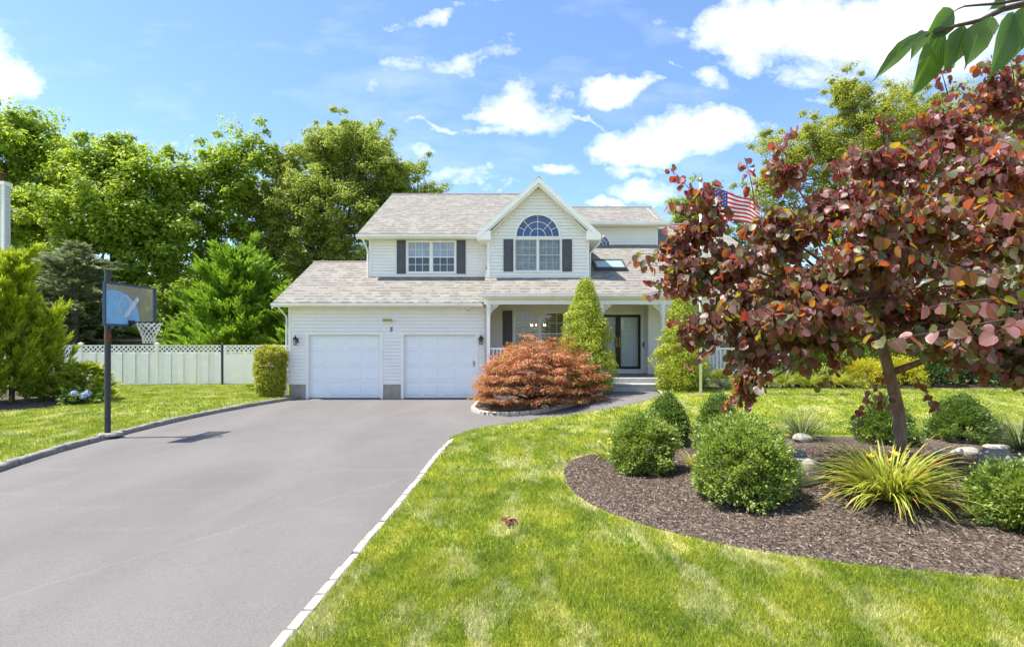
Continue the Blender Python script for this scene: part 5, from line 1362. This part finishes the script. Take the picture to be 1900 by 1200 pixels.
# dwarf conifer cones beside porch
def cone(label, px, pb, pt, w, D, n_, seed=0):
    q = U(px, pb, D); q.z = float(G(q.x, D))+.08; s = D/F; hh = U(px, pt, D).z-q.z; R_ = w*s
    t = thing('dwarf_conifer', q, label, 'shrub', 'cone shaped dwarf conifers flanking the porch steps')
    h = rng.random(n_)**.9; a = rng.uniform(0, 2*np.pi, n_)
    rf = np.where(h > .28, ((1-h)/.72)**.95, 1-.25*((.28-h)/.28)**2)*(1+.10*np.sin(a*3+h*15)+.09*np.sin(a*5-h*22))
    inner_ = np.arange(n_) > n_*.42; rf = rf*np.where(inner_, rng.uniform(.45, .85, n_), rng.uniform(.86, 1.05, n_))
    C = np.stack([q.x+np.cos(a)*R_*rf*.95, q.y+np.sin(a)*R_*rf*.95, q.z+h*hh*.97], 1)
    cl = .15*np.where(inner_, 1.0, rng.uniform(1.0, 2.1, n_))
    P, A, Nn, idx, ct = clumpleaves(C, cl, 110, .75, .7, .3, .15)
    dd_ = nrm(P-C[idx]+np.stack([np.cos(a)[idx]*.03, np.sin(a)[idx]*.03, np.full(len(P), .03)], 1))
    clv = np.broadcast_to(cl, (n_,))[idx]
    P = C[idx]+dd_*np.array([1, 1, .8])*(clv*(.72+.30*rng.random(len(P))))[:, None]
    Nn = nrm(dd_+rsph(len(P))*.45); A = nrm(np.cross(Nn, rsph(len(P)))+dd_*.12+np.array([0, 0, .2])); L = .055*rng.uniform(.7, 1.3, len(P))
    tint = np.clip(.15+.35*ct[idx]+.5*rng.random(len(P)), 0, 1)
    tb = MB(); tb.tube([q-Vector((0, 0, .1)), q+Vector((0, 0, hh*.9))], [.07, .01], 8)
    for _ in range(14):
        e = C[random.randrange(n_)]; limb(tb, (q.x, q.y, e[2]-.1), Vector(e), .015, .005, .05, 4, 3)
    obj('trunk', tb, M['bark'], t, True); leafmesh('foliage', P, A, Nn, L, L*.5, 'diamond', M['dwarf'], t, tint)
cone('bright green cone shaped conifer left of the front steps behind the orange maple', 1086, 735, 520, 53, 17.3, 760)
cone('bright green cone shaped conifer right of the front steps behind drooping red leaves', 1264, 735, 548, 45, 17.6, 560)
for (px, py, w, h_, lab) in ((1262, 727, 26, 34, 'small rounded green shrub at the foot of the right cone conifer'), (1340, 728, 24, 32, 'small rounded green shrub right of the flagpole'), (1292, 728, 18, 26, 'tiny rounded green shrub just left of the flagpole base'), (1385, 726, 24, 34, 'small rounded green shrub second right of the flagpole')):
    q = U(px, py, 18.15); q.z = float(G(q.x, q.y))+RZ+.02; s = q.y/F
    dome('dwarf_shrub', lab, 'shrub', q, w*s, h_*s, 60, .04, .5, 'dwarf', 'small rounded shrubs beside the steps', clump=.11, sub=60)
# hedge shrub left of garage
q = Vector((-8.14, 19.0, .10)); 
hd = thing('hedge_shrub', q, 'clipped yellow green shrub at the left corner of the garage', 'shrub')
n = 700; zz = rng.random(n); a = rng.uniform(0, 2*np.pi, n); r_ = .49*(1-.22*np.clip(.45-zz, 0, 1)*2)*np.where(zz > .9, 1-(zz-.9)*3.0, 1)*rng.uniform(.55, 1, n)**.5
C = np.stack([q.x+np.cos(a)*r_*1.05, q.y+np.sin(a)*r_*.9, q.z+.08+zz*1.60], 1); C[zz > .93, :2] = np.array([q.x, q.y])+(C[zz > .93, :2]-np.array([q.x, q.y]))*rng.uniform(.1, 1, ((zz > .93).sum(), 1))
P, A, Nn, idx, ct = clumpleaves(C, .10, 44, .9, .4, .6); L = .052*rng.uniform(.7, 1.3, len(P))
tb = MB(); 
for _ in range(16): limb(tb, q, Vector(C[random.randrange(n)]), .018, .004, .1, 5, 4)
obj('stems', tb, M['bark_dark'], hd, True); leafmesh('foliage', P, A, Nn, L, L*.55, 'diamond', M['hedge'], hd, np.clip(.2*ct[idx]+.8*rng.random(len(P)), 0, 1))

# strap-leaved plants
def strap(name_t, label, cat, base, n, L, W, mat, spread=1.0, group=None, flowers=0, fmat='fl_yellow', stiff=.5, dead=.1, frad=.055, fh=.62):
    t = thing(name_t, base, label, cat, group); base = np.array(base, float); seg = 7
    a = rng.uniform(0, 2*np.pi, n); el = rng.uniform(.35, 1.25, n) if stiff < .8 else rng.uniform(.8, 1.4, n)
    r0 = rng.random(n)**.5*L*.16; P0 = base+np.stack([np.cos(a)*r0, np.sin(a)*r0, np.zeros(n)], 1)
    a2 = a+rng.normal(0, .35, n); out = np.stack([np.cos(a2), np.sin(a2), np.zeros(n)], 1)
    LL = L*rng.uniform(.6, 1.15, n); side = np.stack([-np.sin(a2), np.cos(a2), np.zeros(n)], 1)+np.array([0, 0, .25])*rng.normal(0, 1, (n, 1))
    side = nrm(side)
    V = np.zeros((n, 2*(seg+1), 3)); p = P0.copy(); ang = el.copy(); bend = rng.uniform(.9, 1.9, n)*spread*(1.2-stiff)
    for i in range(seg+1):
        tt = i/seg; w = W*(1-.15*tt)*(1-tt**3)+.0006
        V[:, 2*i] = p-side*w*.5; V[:, 2*i+1] = p+side*w*.5
        d = out*np.cos(ang)[:, None]+np.array([0, 0, 1.])*np.sin(ang)[:, None]
        p = p+d*(LL/seg)[:, None]; ang = ang-bend*(.35+.9*tt)*(2.0/seg); p[:, 2] = np.maximum(p[:, 2], base[2]+.012)
    f = np.array([[2*i, 2*i+1, 2*i+3, 2*i+2] for i in range(seg)]).ravel()
    FF = (f[None]+(np.arange(n)*2*(seg+1))[:, None]).ravel()
    tint = rng.random(n)*.88; tint = np.where(rng.random(n) < dead, rng.uniform(.9, 1, n), tint)
    npmesh('leaves', V.reshape(-1, 3), FF, np.full(n*seg, 4), M[mat], t, np.repeat(tint, 2*(seg+1)))
    for k in range(flowers):
        an = random.uniform(0, 6.28); r_ = random.uniform(.1, .5)*L*.75
        top = Vector((base[0]+math.cos(an)*r_, base[1]+math.sin(an)*r_, base[2]+fh*L*random.uniform(.75, 1.1)))
        st = MB(); b0 = Vector(base); st.tube([b0, b0.lerp(top, .5)+Vector((0, 0, .06)), top], .005, 5); so_ = obj('flower_stem', st, M['lily'], t)
        m = 6; aa = np.arange(m)*2*np.pi/m; 
        A = np.stack([np.cos(aa)*.8, np.sin(aa)*.8-.4, np.full(m, .6)], 1); PP = np.repeat(np.array(top)[None], m, 0)
        leafmesh('flower', PP, A, np.array([0, -.3, 1.])+A*0, frad*1.1, frad*.55, 'diamond', M[fmat], so_)
    return t
def bq(px, py): return bx_pt(px, py)
strap('daylily', 'large arching yellow green daylily clump in front of the red tree', 'plant', bq(1650, 925), 600, .90, .020, 'lily', .92, flowers=5, dead=.14, frad=.06, fh=.5)
strap('daylily', 'small daylily with yellow flowers at the left tip of the mulch bed', 'plant', bq(1128, 850), 90, .42, .013, 'lily', 1.0, flowers=3, dead=.25, frad=.05)
strap('daylily', 'sparse yellowing daylily between the two light green boxwoods', 'plant', bq(1285, 862), 60, .36, .012, 'lily', 1.2, dead=.5)
strap('fountain_grass', 'dark spiky grass tuft on the stone behind the largest boxwood', 'plant', bq(1487, 812), 300, .78, .011, 'darkgrass', .8, stiff=.75)
strap('fountain_grass', 'dark spiky grass tuft above the grey boulder at the right edge', 'plant', bq(1895, 832), 300, .95, .011, 'darkgrass', .8, stiff=.75)
for (px, py, L_, lab, fl_) in ((1455, 722, .95, 'pale green daylily clump with orange flowers in the bed against the house', 5), (1500, 723, .85, 'pale green daylily clump between the orange flowered one and the golden shrub', 0), (1545, 722, .95, 'upright green daylily clump touching the golden shrub', 0), (1420, 722, .7, 'low pale daylily clump leftmost in the bed right of the flagpole', 0)):
    q = U(px, py, 18.4); q.z = float(G(q.x, q.y))+RZ+.05
    strap('daylily', lab, 'plant', q, 260, L_, .022, 'lily', .9, 'daylilies along the house bed', flowers=fl_, fmat='fl_orange', dead=.05, frad=.07, fh=.85)
for (px, w, h_, lab, mat, D) in ((1600, 46, 50, 'golden yellow leaved shrub left of the red tree trunk', 'yellow', 18.5), (1668, 40, 52, 'golden yellow leaved shrub seen right behind the red tree trunk', 'yellow', 18.4), (1725, 45, 62, 'dark green rounded shrub next to the golden shrubs', 'rhodo', 18.8), (1800, 50, 68, 'broad dark rhododendron beneath the low red branches', 'rhodo', 19.0), (1880, 50, 80, 'dark rhododendron at the right edge behind the lawn', 'rhodo', 19.0), (1520, 50, 120, 'tall mid green shrub behind the daylilies', 'box', 19.4), (1620, 55, 110, 'tall dark green shrub behind the golden shrubs', 'boxdark', 19.6), (1960, 60, 90, 'dark rhododendron just beyond the right edge of the bed', 'rhodo', 19), (1440, 45, 60, 'dark leafy shrub below the wing window', 'boxdark', 19.3), (1735, 45, 120, 'tall glossy green shrub rising behind the dark rounded one', 'box', 20.2)):
    q = U(px, 700, D); q.z = float(G(q.x, q.y))+RZ+.04; s = D/F
    dome('garden_shrub', lab, 'shrub', q, w*s, h_*s, 170, .08 if mat != 'yellow' else .06, .5, mat, 'shrubs in the bed along the house', clump=.17, sub=42)
# hosta + flower spikes at gate, hydrangea
q = ground_pt(485, 724, .1); 
ho = thing('hosta', q, 'low yellow green hosta in front of the white gate', 'plant'); n = 120
a = rng.uniform(0, 6.28, n); r_ = rng.random(n)**.5*.32
P = np.stack([q.x+np.cos(a)*r_*1.4, q.y+np.sin(a)*r_, q.z+.12+.14*rng.random(n)], 1); A = nrm(np.stack([np.cos(a), np.sin(a), np.full(n, .1)], 1))
leafmesh('leaves', P, A, np.array([0, 0, 1.])+rsph(n)*.3, .24, .13, 'ovate', M['hosta'], ho)
for k in range(6):
    st = MB(); x0 = q.x+random.uniform(-.2, .3); st.tube([(x0, q.y, q.z), (x0+random.uniform(-.08, .08), q.y-.02, q.z+.62)], .008, 5); so_ = obj('flower_stem', st, M['hosta'], ho)
    m = 26; P = np.stack([np.full(m, x0)+rng.normal(0, .02, m), np.full(m, q.y-.02), q.z+.4+rng.random(m)*.45], 1)
    leafmesh('flower', P, rsph(m), rsph(m), .05, .03, 'diamond', M['fl_white'], so_)
for (px, py, lab, cols) in ((150, 748, 'hydrangea with a blue flower head below the low juniper', 'fl_blue'), (118, 742, 'hydrangea with pale flower heads against the junipers', 'fl_white')):
    q = ground_pt(px, py, .1); s = q.y/F
    h_ = dome('hydrangea', lab, 'shrub', q, 26*s, 44*s if cols == 'fl_white' else 22*s, 50, .13, .6, 'boxdark', 'hydrangeas beside the junipers', clump=.14, sub=12)
    for k in range(4):
        c = np.array([q.x+random.uniform(-.3, .35), q.y-random.uniform(.15, .35), q.z+random.uniform(.15, .6 if cols == 'fl_white' else .35)])
        m = 90; d = rsph(m); P = c+d*.085
        leafmesh('flower_head', P, nrm(np.cross(d, rsph(m))), d, .05, .045, 'diamond', M[cols], h_)

# ------------------------------------------------------------------ rocks
def rock(px, py, w, d, h, lab, mat='rock', flat=False, rot=0, sd=1, group='stones in the island bed'):
    q = bx_pt(px, py); r2 = np.random.default_rng(sd); mb = MB(); nu, nv = 22, 12
    pl = [(nrm(r2.normal(size=(1, 3)))[0], r2.uniform(.62, .9)) for _ in range(9)]
    for j in range(nv+1):
        th = math.pi*j/nv
        for i in range(nu):
            ph = 2*math.pi*i/nu; dd = np.array([math.sin(th)*math.cos(ph), math.sin(th)*math.sin(ph), math.cos(th)])
            r_ = 1.0
            for nn_, k in pl:
                c = dd.dot(nn_)
                if c > .05: r_ = min(r_, k/c)
            if dd[2] > .1: r_ = min(r_, (.62 if flat else .8)/dd[2])
            r_ *= 1+.02*math.sin(ph*3+sd)
            x, y, z = dd[0]*r_*w/2, dd[1]*r_*d/2, dd[2]*r_*h*.6
            mb.v.append((q.x+x*math.cos(rot)-y*math.sin(rot), q.y+x*math.sin(rot)+y*math.cos(rot), q.z+z+h*.25))
    for j in range(nv):
        for i in range(nu): mb.f.append((j*nu+i, (j+1)*nu+i, (j+1)*nu+(i+1) % nu, j*nu+(i+1) % nu)); mb.mi.append(0)
    o = obj('rock', mb, M[mat]); tag(o, lab, 'rock', group); return o
rock(1488, 893, .66, .36, .46, 'large pale sunlit stone between the largest boxwood and the daylily', 'rock_pale', True, .2, 3)
rock(1478, 862, .30, .30, .28, 'small grey stone tucked behind the pale sunlit one', 'rock', False, 1, 5)
rock(1846, 878, .50, .38, .42, 'grey boulder above the right edge boxwood', 'rock', False, .3, 8)
rock(1790, 842, .50, .32, .18, 'flat brown stone in the middle of the row behind the daylily', 'rock_pale', True, .1, 11)
rock(1850, 838, .45, .30, .20, 'flat pale stone next to the dark spiky grass at right', 'rock_pale', True, -.2, 12)
rock(1745, 845, .36, .24, .15, 'small flat stone at the left end of the flat stone row', 'rock', True, .5, 13)
rock(1490, 818, .42, .28, .20, 'pale stone under the dark spiky grass tuft on the left', 'rock_pale', False, .2, 14)
# fallen leaf cluster on lawn
q = ground_pt(943, 966, RZ+.05); n = 9
P = np.array(q)+rng.normal(0, .03, (n, 3))*np.array([1, 1, .3]); o = leafmesh('fallen_leaf', P, rsph(n)*np.array([1, 1, .3]), np.array([0, 0, 1.])+rsph(n)*.6, .075, .06, 'heart', M['dryleaf'], None)
tag(o, 'curled dark red fallen leaf lying on the front lawn', 'leaf')

# ------------------------------------------------------------------ redbud
RB = bx_pt(1672, 852)
rb = thing('redbud_tree', RB, 'purple and orange leaved redbud tree with one bare trunk in the mulch bed', 'tree')
TD = RB.y
tp = [RB-Vector((0, 0, .1)), U(1671, 840, TD), U(1668, 770, TD), U(1652, 700, TD-.02), U(1640, 650, TD-.05), U(1625, 590, TD-.1), U(1618, 520, TD-.1)]
tr = MB(); tr.tube(smooth_poly(tp, .12), np.interp(np.linspace(0, 1, len(smooth_poly(tp, .12))), [0, .12, .5, .75, 1], [.125, .088, .076, .060, .03]).tolist(), 14)
lobes = [ # px,py,D,rpx,rpy, density
 (1300,445,6.6,48,50,.7),(1275,520,6.4,58,42,1.0),(1255,470,6.5,40,34,.7),(1290,620,6.2,45,40,.6),(1360,500,6.3,90,70,1.3),(1345,590,6.1,85,55,1.2),(1400,660,5.9,72,50,1.2),(1385,725,5.6,34,34,.8),
 (1460,440,6.3,90,70,1.2),(1500,560,6.0,110,80,1.4),(1560,400,6.6,90,70,1.2),(1600,500,5.6,120,80,1.4),(1660,330,6.8,90,60,1.1),(1700,430,5.6,120,80,1.4),
 (1760,250,6.9,80,70,1.0),(1840,330,6.0,110,90,1.3),(1850,190,7.0,70,55,.9),(1800,540,5.2,120,80,1.4),(1880,450,5.3,110,90,1.3),(1510,640,6.4,110,48,1.2),(1700,590,6.4,130,50,1.2),
 (1860,640,5.8,120,60,1.2),(1640,570,7.8,150,80,.9),(1440,540,7.8,130,90,.8),(1780,420,8.2,150,120,.9),(2000,350,6.5,140,140,1.0),(2020,560,5.8,130,110,1.0),(1960,200,6.8,110,90,1.0),
 (1465,330,6.6,36,40,.4),(1420,440,6.6,45,35,.7),(1600,300,6.8,50,35,.4),(1560,600,5.4,90,50,1.1),(1780,640,5.2,110,45,1.1),(1900,690,5.4,80,40,.9),(1450,600,5.4,80,50,1.1),(1620,420,5.2,90,60,1.0)]
Ps, As, Ns, Ls, Ti = [], [], [], [], []
core = Vector(U(1640, 560, TD)); tw = MB()
def twig(a, b, nl, size, sagz=.12, tl=(0, 1)):
    a, b = Vector(a), Vector(b); L_ = (b-a).length; n = 7
    side = Vector((random.uniform(-1, 1), random.uniform(-1, 1), random.uniform(-1, 1)))*.08*L_
    pts = [a.lerp(b, t)+side*math.sin(math.pi*t)+Vector((0, 0, sagz*math.sin(math.pi*t))) for t in lin(0, 1, n)]
    tw.tube(pts, np.linspace(.009, .0025, n).tolist(), 4)
    for k in range(nl):
        t = tl[0]+(tl[1]-tl[0])*(k+random.random()*.6)/nl; i = min(int(t*(n-1)), n-2); p = pts[i].lerp(pts[i+1], t*(n-1)-i)
        d = (b-a).normalized(); sd = d.cross(Vector((0, 0, 1)));
        if sd.length < .1: sd = Vector((1, 0, 0))
        sd.normalize(); sd *= (1 if k % 2 else -1)
        off = sd*random.uniform(.02, .07)+Vector((0, 0, random.uniform(-.04, .03)))
        ax = Vector((sd.x*.5+random.gauss(0, .35), sd.y*.5+random.gauss(0, .35)-.12, -.75+random.gauss(0, .45)))
        nn_ = Vector((random.gauss(0, .75), random.gauss(-.2, .75), .65+random.gauss(0, .45)))
        Ps.append(p+off); As.append(ax); Ns.append(nn_); Ls.append(size*random.uniform(.65, 1.2)); 
for (px, py, D, rx, rz, den) in lobes:
    D = 6.75+(D-5.2)*.8
    c = U(px, py, D); s = D/F
    hub = core.lerp(c, .55)+Vector((0, 0, -.12*abs(random.gauss(0, 1))))
    if px < 2000: limb(tr, U(1630+random.uniform(-12, 14), 640-random.uniform(0, 90), TD), hub, .038, .022, .07, 7, 6)
    if px < 2000: limb(tr, hub, c, .022, .010, .08, 6, 6)
    nt_ = int(26*den*(rx*s/.6)*(rz*s/.5)**.6)+6
    for k in range(nt_):
        d = Vector(rsph(1)[0]); e = c+Vector((d.x*rx*s, d.y*rx*s*.9, d.z*rz*s))*random.uniform(.55, 1.0)
        st_ = c.lerp(e, random.uniform(-.3, .35))+Vector((random.gauss(0, .08), random.gauss(0, .08), random.gauss(0, .06)))
        k0 = len(Ps); twig(st_, e, random.randint(13, 20), .108)
        base_t = random.random()
        for _ in range(len(Ps)-k0): Ti.append((base_t, px, py))
# whips
for (a, b, D, nl) in (((1330,440),(1312,350),6.3,14), ((1345,430),(1322,338),6.2,16), ((1320,430),(1300,345),6.2,16), ((1350,400),(1300,372),6.2,10), ((1850,170),(1810,120),6.9,12), ((1880,170),(1870,100),6.9,12), ((1920,180),(1900,100),6.8,12), ((1820,230),(1770,160),6.9,12), ((1300,470),(1180,470),6.4,13), ((1330,430),(1290,345),6.4,13), ((1320,440),(1230,420),6.5,12), ((1330,540),(1195,545),6.4,13), ((1460,340),(1440,265),6.6,9), ((1480,330),(1500,290),6.6,8), ((1600,250),(1560,330),6.7,10), ((1290,500),(1172,484),6.4,13), ((1310,400),(1242,312),6.5,15), ((1300,560),(1200,520),6.4,14), ((1420,330),(1478,238),6.6,15), ((1400,390),(1380,290),6.6,12), ((1300,390),(1240,380),6.6,9), ((1340,620),(1275,680),6.0,15), ((1420,700),(1345,760),5.7,16), ((1330,640),(1240,590),6.1,12),
                       ((1640,690),(1590,780),6.9,8), ((1640,620),(1520,720),6.6,14), ((1700,700),(1740,760),6.6,8), ((1650,730),(1640,755),6.6,5), ((1790,640),(1830,700),6.2,16), ((1850,640),(1890,720),5.8,18), ((1560,330),(1540,300),6.6,8), ((1640,260),(1640,210),6.8,10), ((1760,180),(1745,120),6.9,12), ((1860,150),(1830,108),6.9,12), ((1900,640),(1760,690),5.6,16), ((1420,660),(1500,690),5.6,14)):
    D = 6.75+(D-5.2)*.8
    k0 = len(Ps); twig(U(*a, D), U(*b, D-.1), int(nl*1.5)+3, .105, .04, (.05, 1.02)); bt_ = .8
    for _ in range(len(Ps)-k0): Ti.append((bt_, b[0], b[1]))
# nearer large leaves
for (a, b, D, nl) in (((1880,590),(1600,640),5.6,14), ((1900,560),(1700,575),5.2,10), ((1980,420),(1800,350),5.3,11), ((1960,600),(1840,620),4.9,10), ((1850,520),(1640,440),5.8,14), ((1950,300),(1850,260),5.6,10)):
    k0 = len(Ps); twig(U(*a, D), U(*b, D), nl, .15, .05, (.05, 1.0))
    for _ in range(len(Ps)-k0): Ti.append((.6, b[0], b[1]))
# right low branch
tr.tube(smooth_poly([U(1655,690,TD), U(1690,678,TD-.15), U(1750,655,TD-.4), U(1830,620,TD-.8), U(1930,590,TD-1.1)], .2), np.linspace(.055, .022, len(smooth_poly([U(1655,690,TD), U(1690,678,TD-.15), U(1750,655,TD-.4), U(1830,620,TD-.8), U(1930,590,TD-1.1)], .2))).tolist(), 8)
obj('trunk', tr, M['bark_red'], rb, True); obj('twigs', tw, M['bark_dark'], rb, True)
P = np.array([tuple(p) for p in Ps]); A = np.array([tuple(p) for p in As]); Nn = np.array([tuple(p) for p in Ns]); Ls = np.array(Ls)
ti = np.zeros(len(P))
for i, (b_, px, py) in enumerate(Ti):
    green = .40 if py > 520 else (.30 if py > 400 else .18)
    ti[i] = random.uniform(0, .26) if random.random() < green*(.6+.8*(1-b_)) else min(1, (.52+.44*random.random()) if py < 410 else (.30+.60*random.random()+(.06 if b_ > .78 else 0)))
leafmesh('crown', P, A, Nn, Ls, Ls*rng.uniform(.82, 1.05, len(Ls)), 'heart', M['redbud'], rb, ti, veins=True)
print('redbud leaves', len(P))

# ------------------------------------------------------------------ cherry branch overhead
ct_ = thing('cherry_tree', (3.4, 1.3, 0), 'branch of large serrated green leaves hanging into the top right corner', 'tree')
DC = 1.5
tr = MB(); tr.tube([(3.4,1.3,-.3),(3.35,1.3,1.2),(3.2,1.35,2.6),(2.9,1.4,3.2)], [.12,.10,.08,.05], 10)
br1 = [Vector((3.1,1.4,2.9)), U(2300,-80,DC), U(2000,-25,DC), U(1900,8,DC), U(1860,18,DC), U(1820,38,DC), U(1775,48,DC), U(1730,62,DC), U(1706,72,DC)]
sp = smooth_poly(br1, .05); tr.tube(sp, np.linspace(.03, .0025, len(sp)).tolist(), 8)
br2 = smooth_poly([U(1990,-28,DC), U(1900,-2,DC-.02), U(1840,8,DC), U(1790,12,DC), U(1770,22,DC)], .04); tr.tube(br2, np.linspace(.006, .0014, len(br2)).tolist(), 6)
obj('branch', tr, M['bark_dark'], ct_, True)
spec = [ # base px, tip px, width px
 ((1700,62),(1620,150),26),((1712,55),(1690,112),22),((1748,48),(1692,184),62),((1790,48),(1752,134),44),((1770,20),(1715,75),46),((1822,40),(1792,125),46),
 ((1880,22),(1838,148),58),((1905,10),(1860,130),50),((1840,30),(1815,90),34),((1866,0),(1836,18),20),((1925,20),(1915,70),40),((1830,35),(1783,100),30),((1950,5),(1940,110),60),((1975,-10),(1890,60),50),((2010,-20),(2000,90),60),((1722,58),(1668,96),18)]
P = []; A = []; Nn = []; Ls_ = []; W_ = []
for (b0, t0, w) in spec:
    dd = DC+random.uniform(-.06, .06); a = U(*b0, dd); b = U(*t0, dd-random.uniform(-.02, .05)); P.append(tuple(a)); A.append(tuple(b-a)); Ls_.append((b-a).length); W_.append(w*dd/F*1.1); Nn.append((random.uniform(-.5, .5), -1, random.uniform(-.1, .5)))
A = np.array(A)
leafmesh('leaves', np.array(P), A, np.array(Nn), np.array(Ls_), np.array(W_), 'ovate', M['cherry'], ct_, veins=True)

# ------------------------------------------------------------------ sky, sun, camera
EL = math.radians(63); AZF = math.radians(5)     # sun from the left, a touch in front of the facade
sv = Vector((-math.cos(EL)*math.cos(AZF), -math.cos(EL)*math.sin(AZF), math.sin(EL)))
sl = bpy.data.lights.new('sun', 'SUN'); sl.energy = 4.9; sl.angle = math.radians(.53); sl.color = (1, .955, .88)
so_ = bpy.data.objects.new('sun', sl); COL.objects.link(so_); so_.rotation_euler = (-sv).to_track_quat('-Z', 'Y').to_euler()
W = bpy.data.worlds.new('World'); S.world = W; W.use_nodes = True; nt = W.node_tree; nt.nodes.clear(); b = N(nt)
out = b.n('ShaderNodeOutputWorld'); bg = b.n('ShaderNodeBackground'); bg.inputs[1].default_value = .15
sky = b.n('ShaderNodeTexSky'); sky.sky_type = 'NISHITA'; sky.sun_disc = False; sky.sun_elevation = EL
sky.sun_rotation = math.atan2(sv.x, sv.y); sky.altitude = 0; sky.air_density = 1.0; sky.dust_density = .5; sky.ozone_density = .7
tc = b.n('ShaderNodeTexCoord').outputs['Generated']; sep = b.n('ShaderNodeSeparateXYZ'); nt.links.new(tc, sep.inputs[0])
ym = b.math('MAXIMUM', sep.outputs[1], .02); u = b.math('DIVIDE', sep.outputs[0], ym); v = b.math('DIVIDE', sep.outputs[2], ym)
cmb = b.n('ShaderNodeCombineXYZ', i_X=u, i_Y=v); uv = cmb.outputs[0]
w1 = b.n('ShaderNodeTexNoise', i_Scale=7.0, i_Detail=6.0, i_Roughness=.6); nt.links.new(uv, w1.inputs[0])
wsep = b.n('ShaderNodeSeparateColor'); nt.links.new(w1.outputs['Color'], wsep.inputs[0])
uu = b.math('ADD', u, b.math('MULTIPLY', b.math('SUBTRACT', wsep.outputs[0], .5), .16)); vv = b.math('ADD', v, b.math('MULTIPLY', b.math('SUBTRACT', wsep.outputs[1], .5), .12))
tot = None
CL = [(955,205,95,50,0,1),(1140,165,95,28,-.15,.9),(1000,165,110,22,0,.45),(920,240,60,28,0,.6),(1260,250,175,48,-.12,1),(1170,280,110,26,0,.8),(1480,60,230,80,.1,1),(1700,60,260,110,-.2,1),(1330,40,90,50,.1,.8),(1290,135,60,20,.4,.5),
      (15,150,60,60,.2,1),(-80,120,120,90,0,1),(850,15,110,18,-.2,.45),(820,115,140,22,-.15,.35),(1040,310,60,14,.15,.5),(1200,345,90,22,0,.5),(1160,310,60,16,0,.6),(880,335,110,14,.15,.35),(820,232,60,7,.25,.5),(1110,375,45,12,0,.8),(1090,215,80,6,.35,.4),(230,265,180,8,.05,.25),(1235,110,60,6,.5,.35),(790,270,40,10,0,.35),(2100,200,250,120,0,1)]
for (px, py, rx, ry, rot, amp) in CL:
    cu_, cv_ = (px-CX)/F, (HY-py)/F; c_, s_ = math.cos(rot), math.sin(rot)
    du = b.math('SUBTRACT', uu, cu_); dv = b.math('SUBTRACT', vv, cv_)
    e1 = b.math('DIVIDE', b.math('SUBTRACT', b.math('MULTIPLY', du, c_), b.math('MULTIPLY', dv, s_)), rx/F)
    e2 = b.math('DIVIDE', b.math('ADD', b.math('MULTIPLY', du, s_), b.math('MULTIPLY', dv, c_)), ry/F)
    q_ = b.math('ADD', b.math('MULTIPLY', e1, e1), b.math('MULTIPLY', e2, e2))
    m_ = b.math('MULTIPLY', b.math('SUBTRACT', 1.15, b.math('POWER', q_, .6), clamp=True), amp)
    tot = m_ if tot is None else b.math('MAXIMUM', tot, m_)
fb_ = b.noise(b.mapping(uv, (1, 1.5, 1), (0, 0, .12)), 8, 10, .66, .25)
cl = b.math('ADD', tot, b.math('MULTIPLY', b.math('SUBTRACT', fb_, .54), 2.4))
cl = b.math('SUBTRACT', cl, .02, clamp=True); cl = b.math('MULTIPLY', cl, 1.15, clamp=True); cl = b.math('POWER', cl, .85)
cl = b.math('MULTIPLY', cl, b.math('GREATER_THAN', tot, .001))
front = b.math('GREATER_THAN', sep.outputs[1], .05)
cl = b.math('MULTIPLY', cl, front)
# soft thin clouds elsewhere in the sky dome
gen = b.noise(b.mapping(tc, (1, 1, 3)), 2.3, 7, .62)
gc_ = b.math('MULTIPLY', b.math('SUBTRACT', gen, .50, clamp=True), 5, clamp=True)
gc_ = b.math('MULTIPLY', gc_, b.math('SUBTRACT', 1.0, front))
veil = b.math('MULTIPLY', b.math('SUBTRACT', b.noise(b.mapping(uv, (1, 2.6, 1), (0, 0, .25)), 3.2, 6, .6), .50, clamp=True), .8, clamp=True)
veil = b.math('MULTIPLY', veil, front)
cf = b.math('MAXIMUM', b.math('MAXIMUM', cl, gc_), veil)
up = b.math('GREATER_THAN', sep.outputs[2], 0.0)
cf = b.math('MULTIPLY', cf, up)
skc = b.mix(1.0, sky.outputs[0], (.72, .83, .97), 'MULTIPLY')
cshade = b.noise(uv, 5, 5, .6)
ccol = b.ramp(cshade, [(.35, (4.6/8, 4.95/8, 5.6/8)), (.6, (6.0/8, 5.95/8, 5.9/8))])
ccs = b.n('ShaderNodeVectorMath', operation='SCALE', i_Scale=8.0); nt.links.new(ccol, ccs.inputs[0])
col = b.mix(cf, skc, ccs.outputs[0])
nt.links.new(col, bg.inputs[0]); nt.links.new(bg.outputs[0], out.inputs[0])

cam = bpy.data.cameras.new('camera'); co = bpy.data.objects.new('camera', cam); COL.objects.link(co)
co.location = (0, 0, H); co.rotation_euler = (math.pi/2, 0, 0); cam.sensor_width = 36; cam.lens = F/1900*36; cam.shift_y = (HY-600)/1900; cam.clip_end = 2000; cam.clip_start = .05
S.camera = co
S.view_settings.view_transform = 'Standard'; S.view_settings.look = 'None'; S.view_settings.exposure = .95; S.view_settings.gamma = 1
S.render.engine = 'CYCLES'
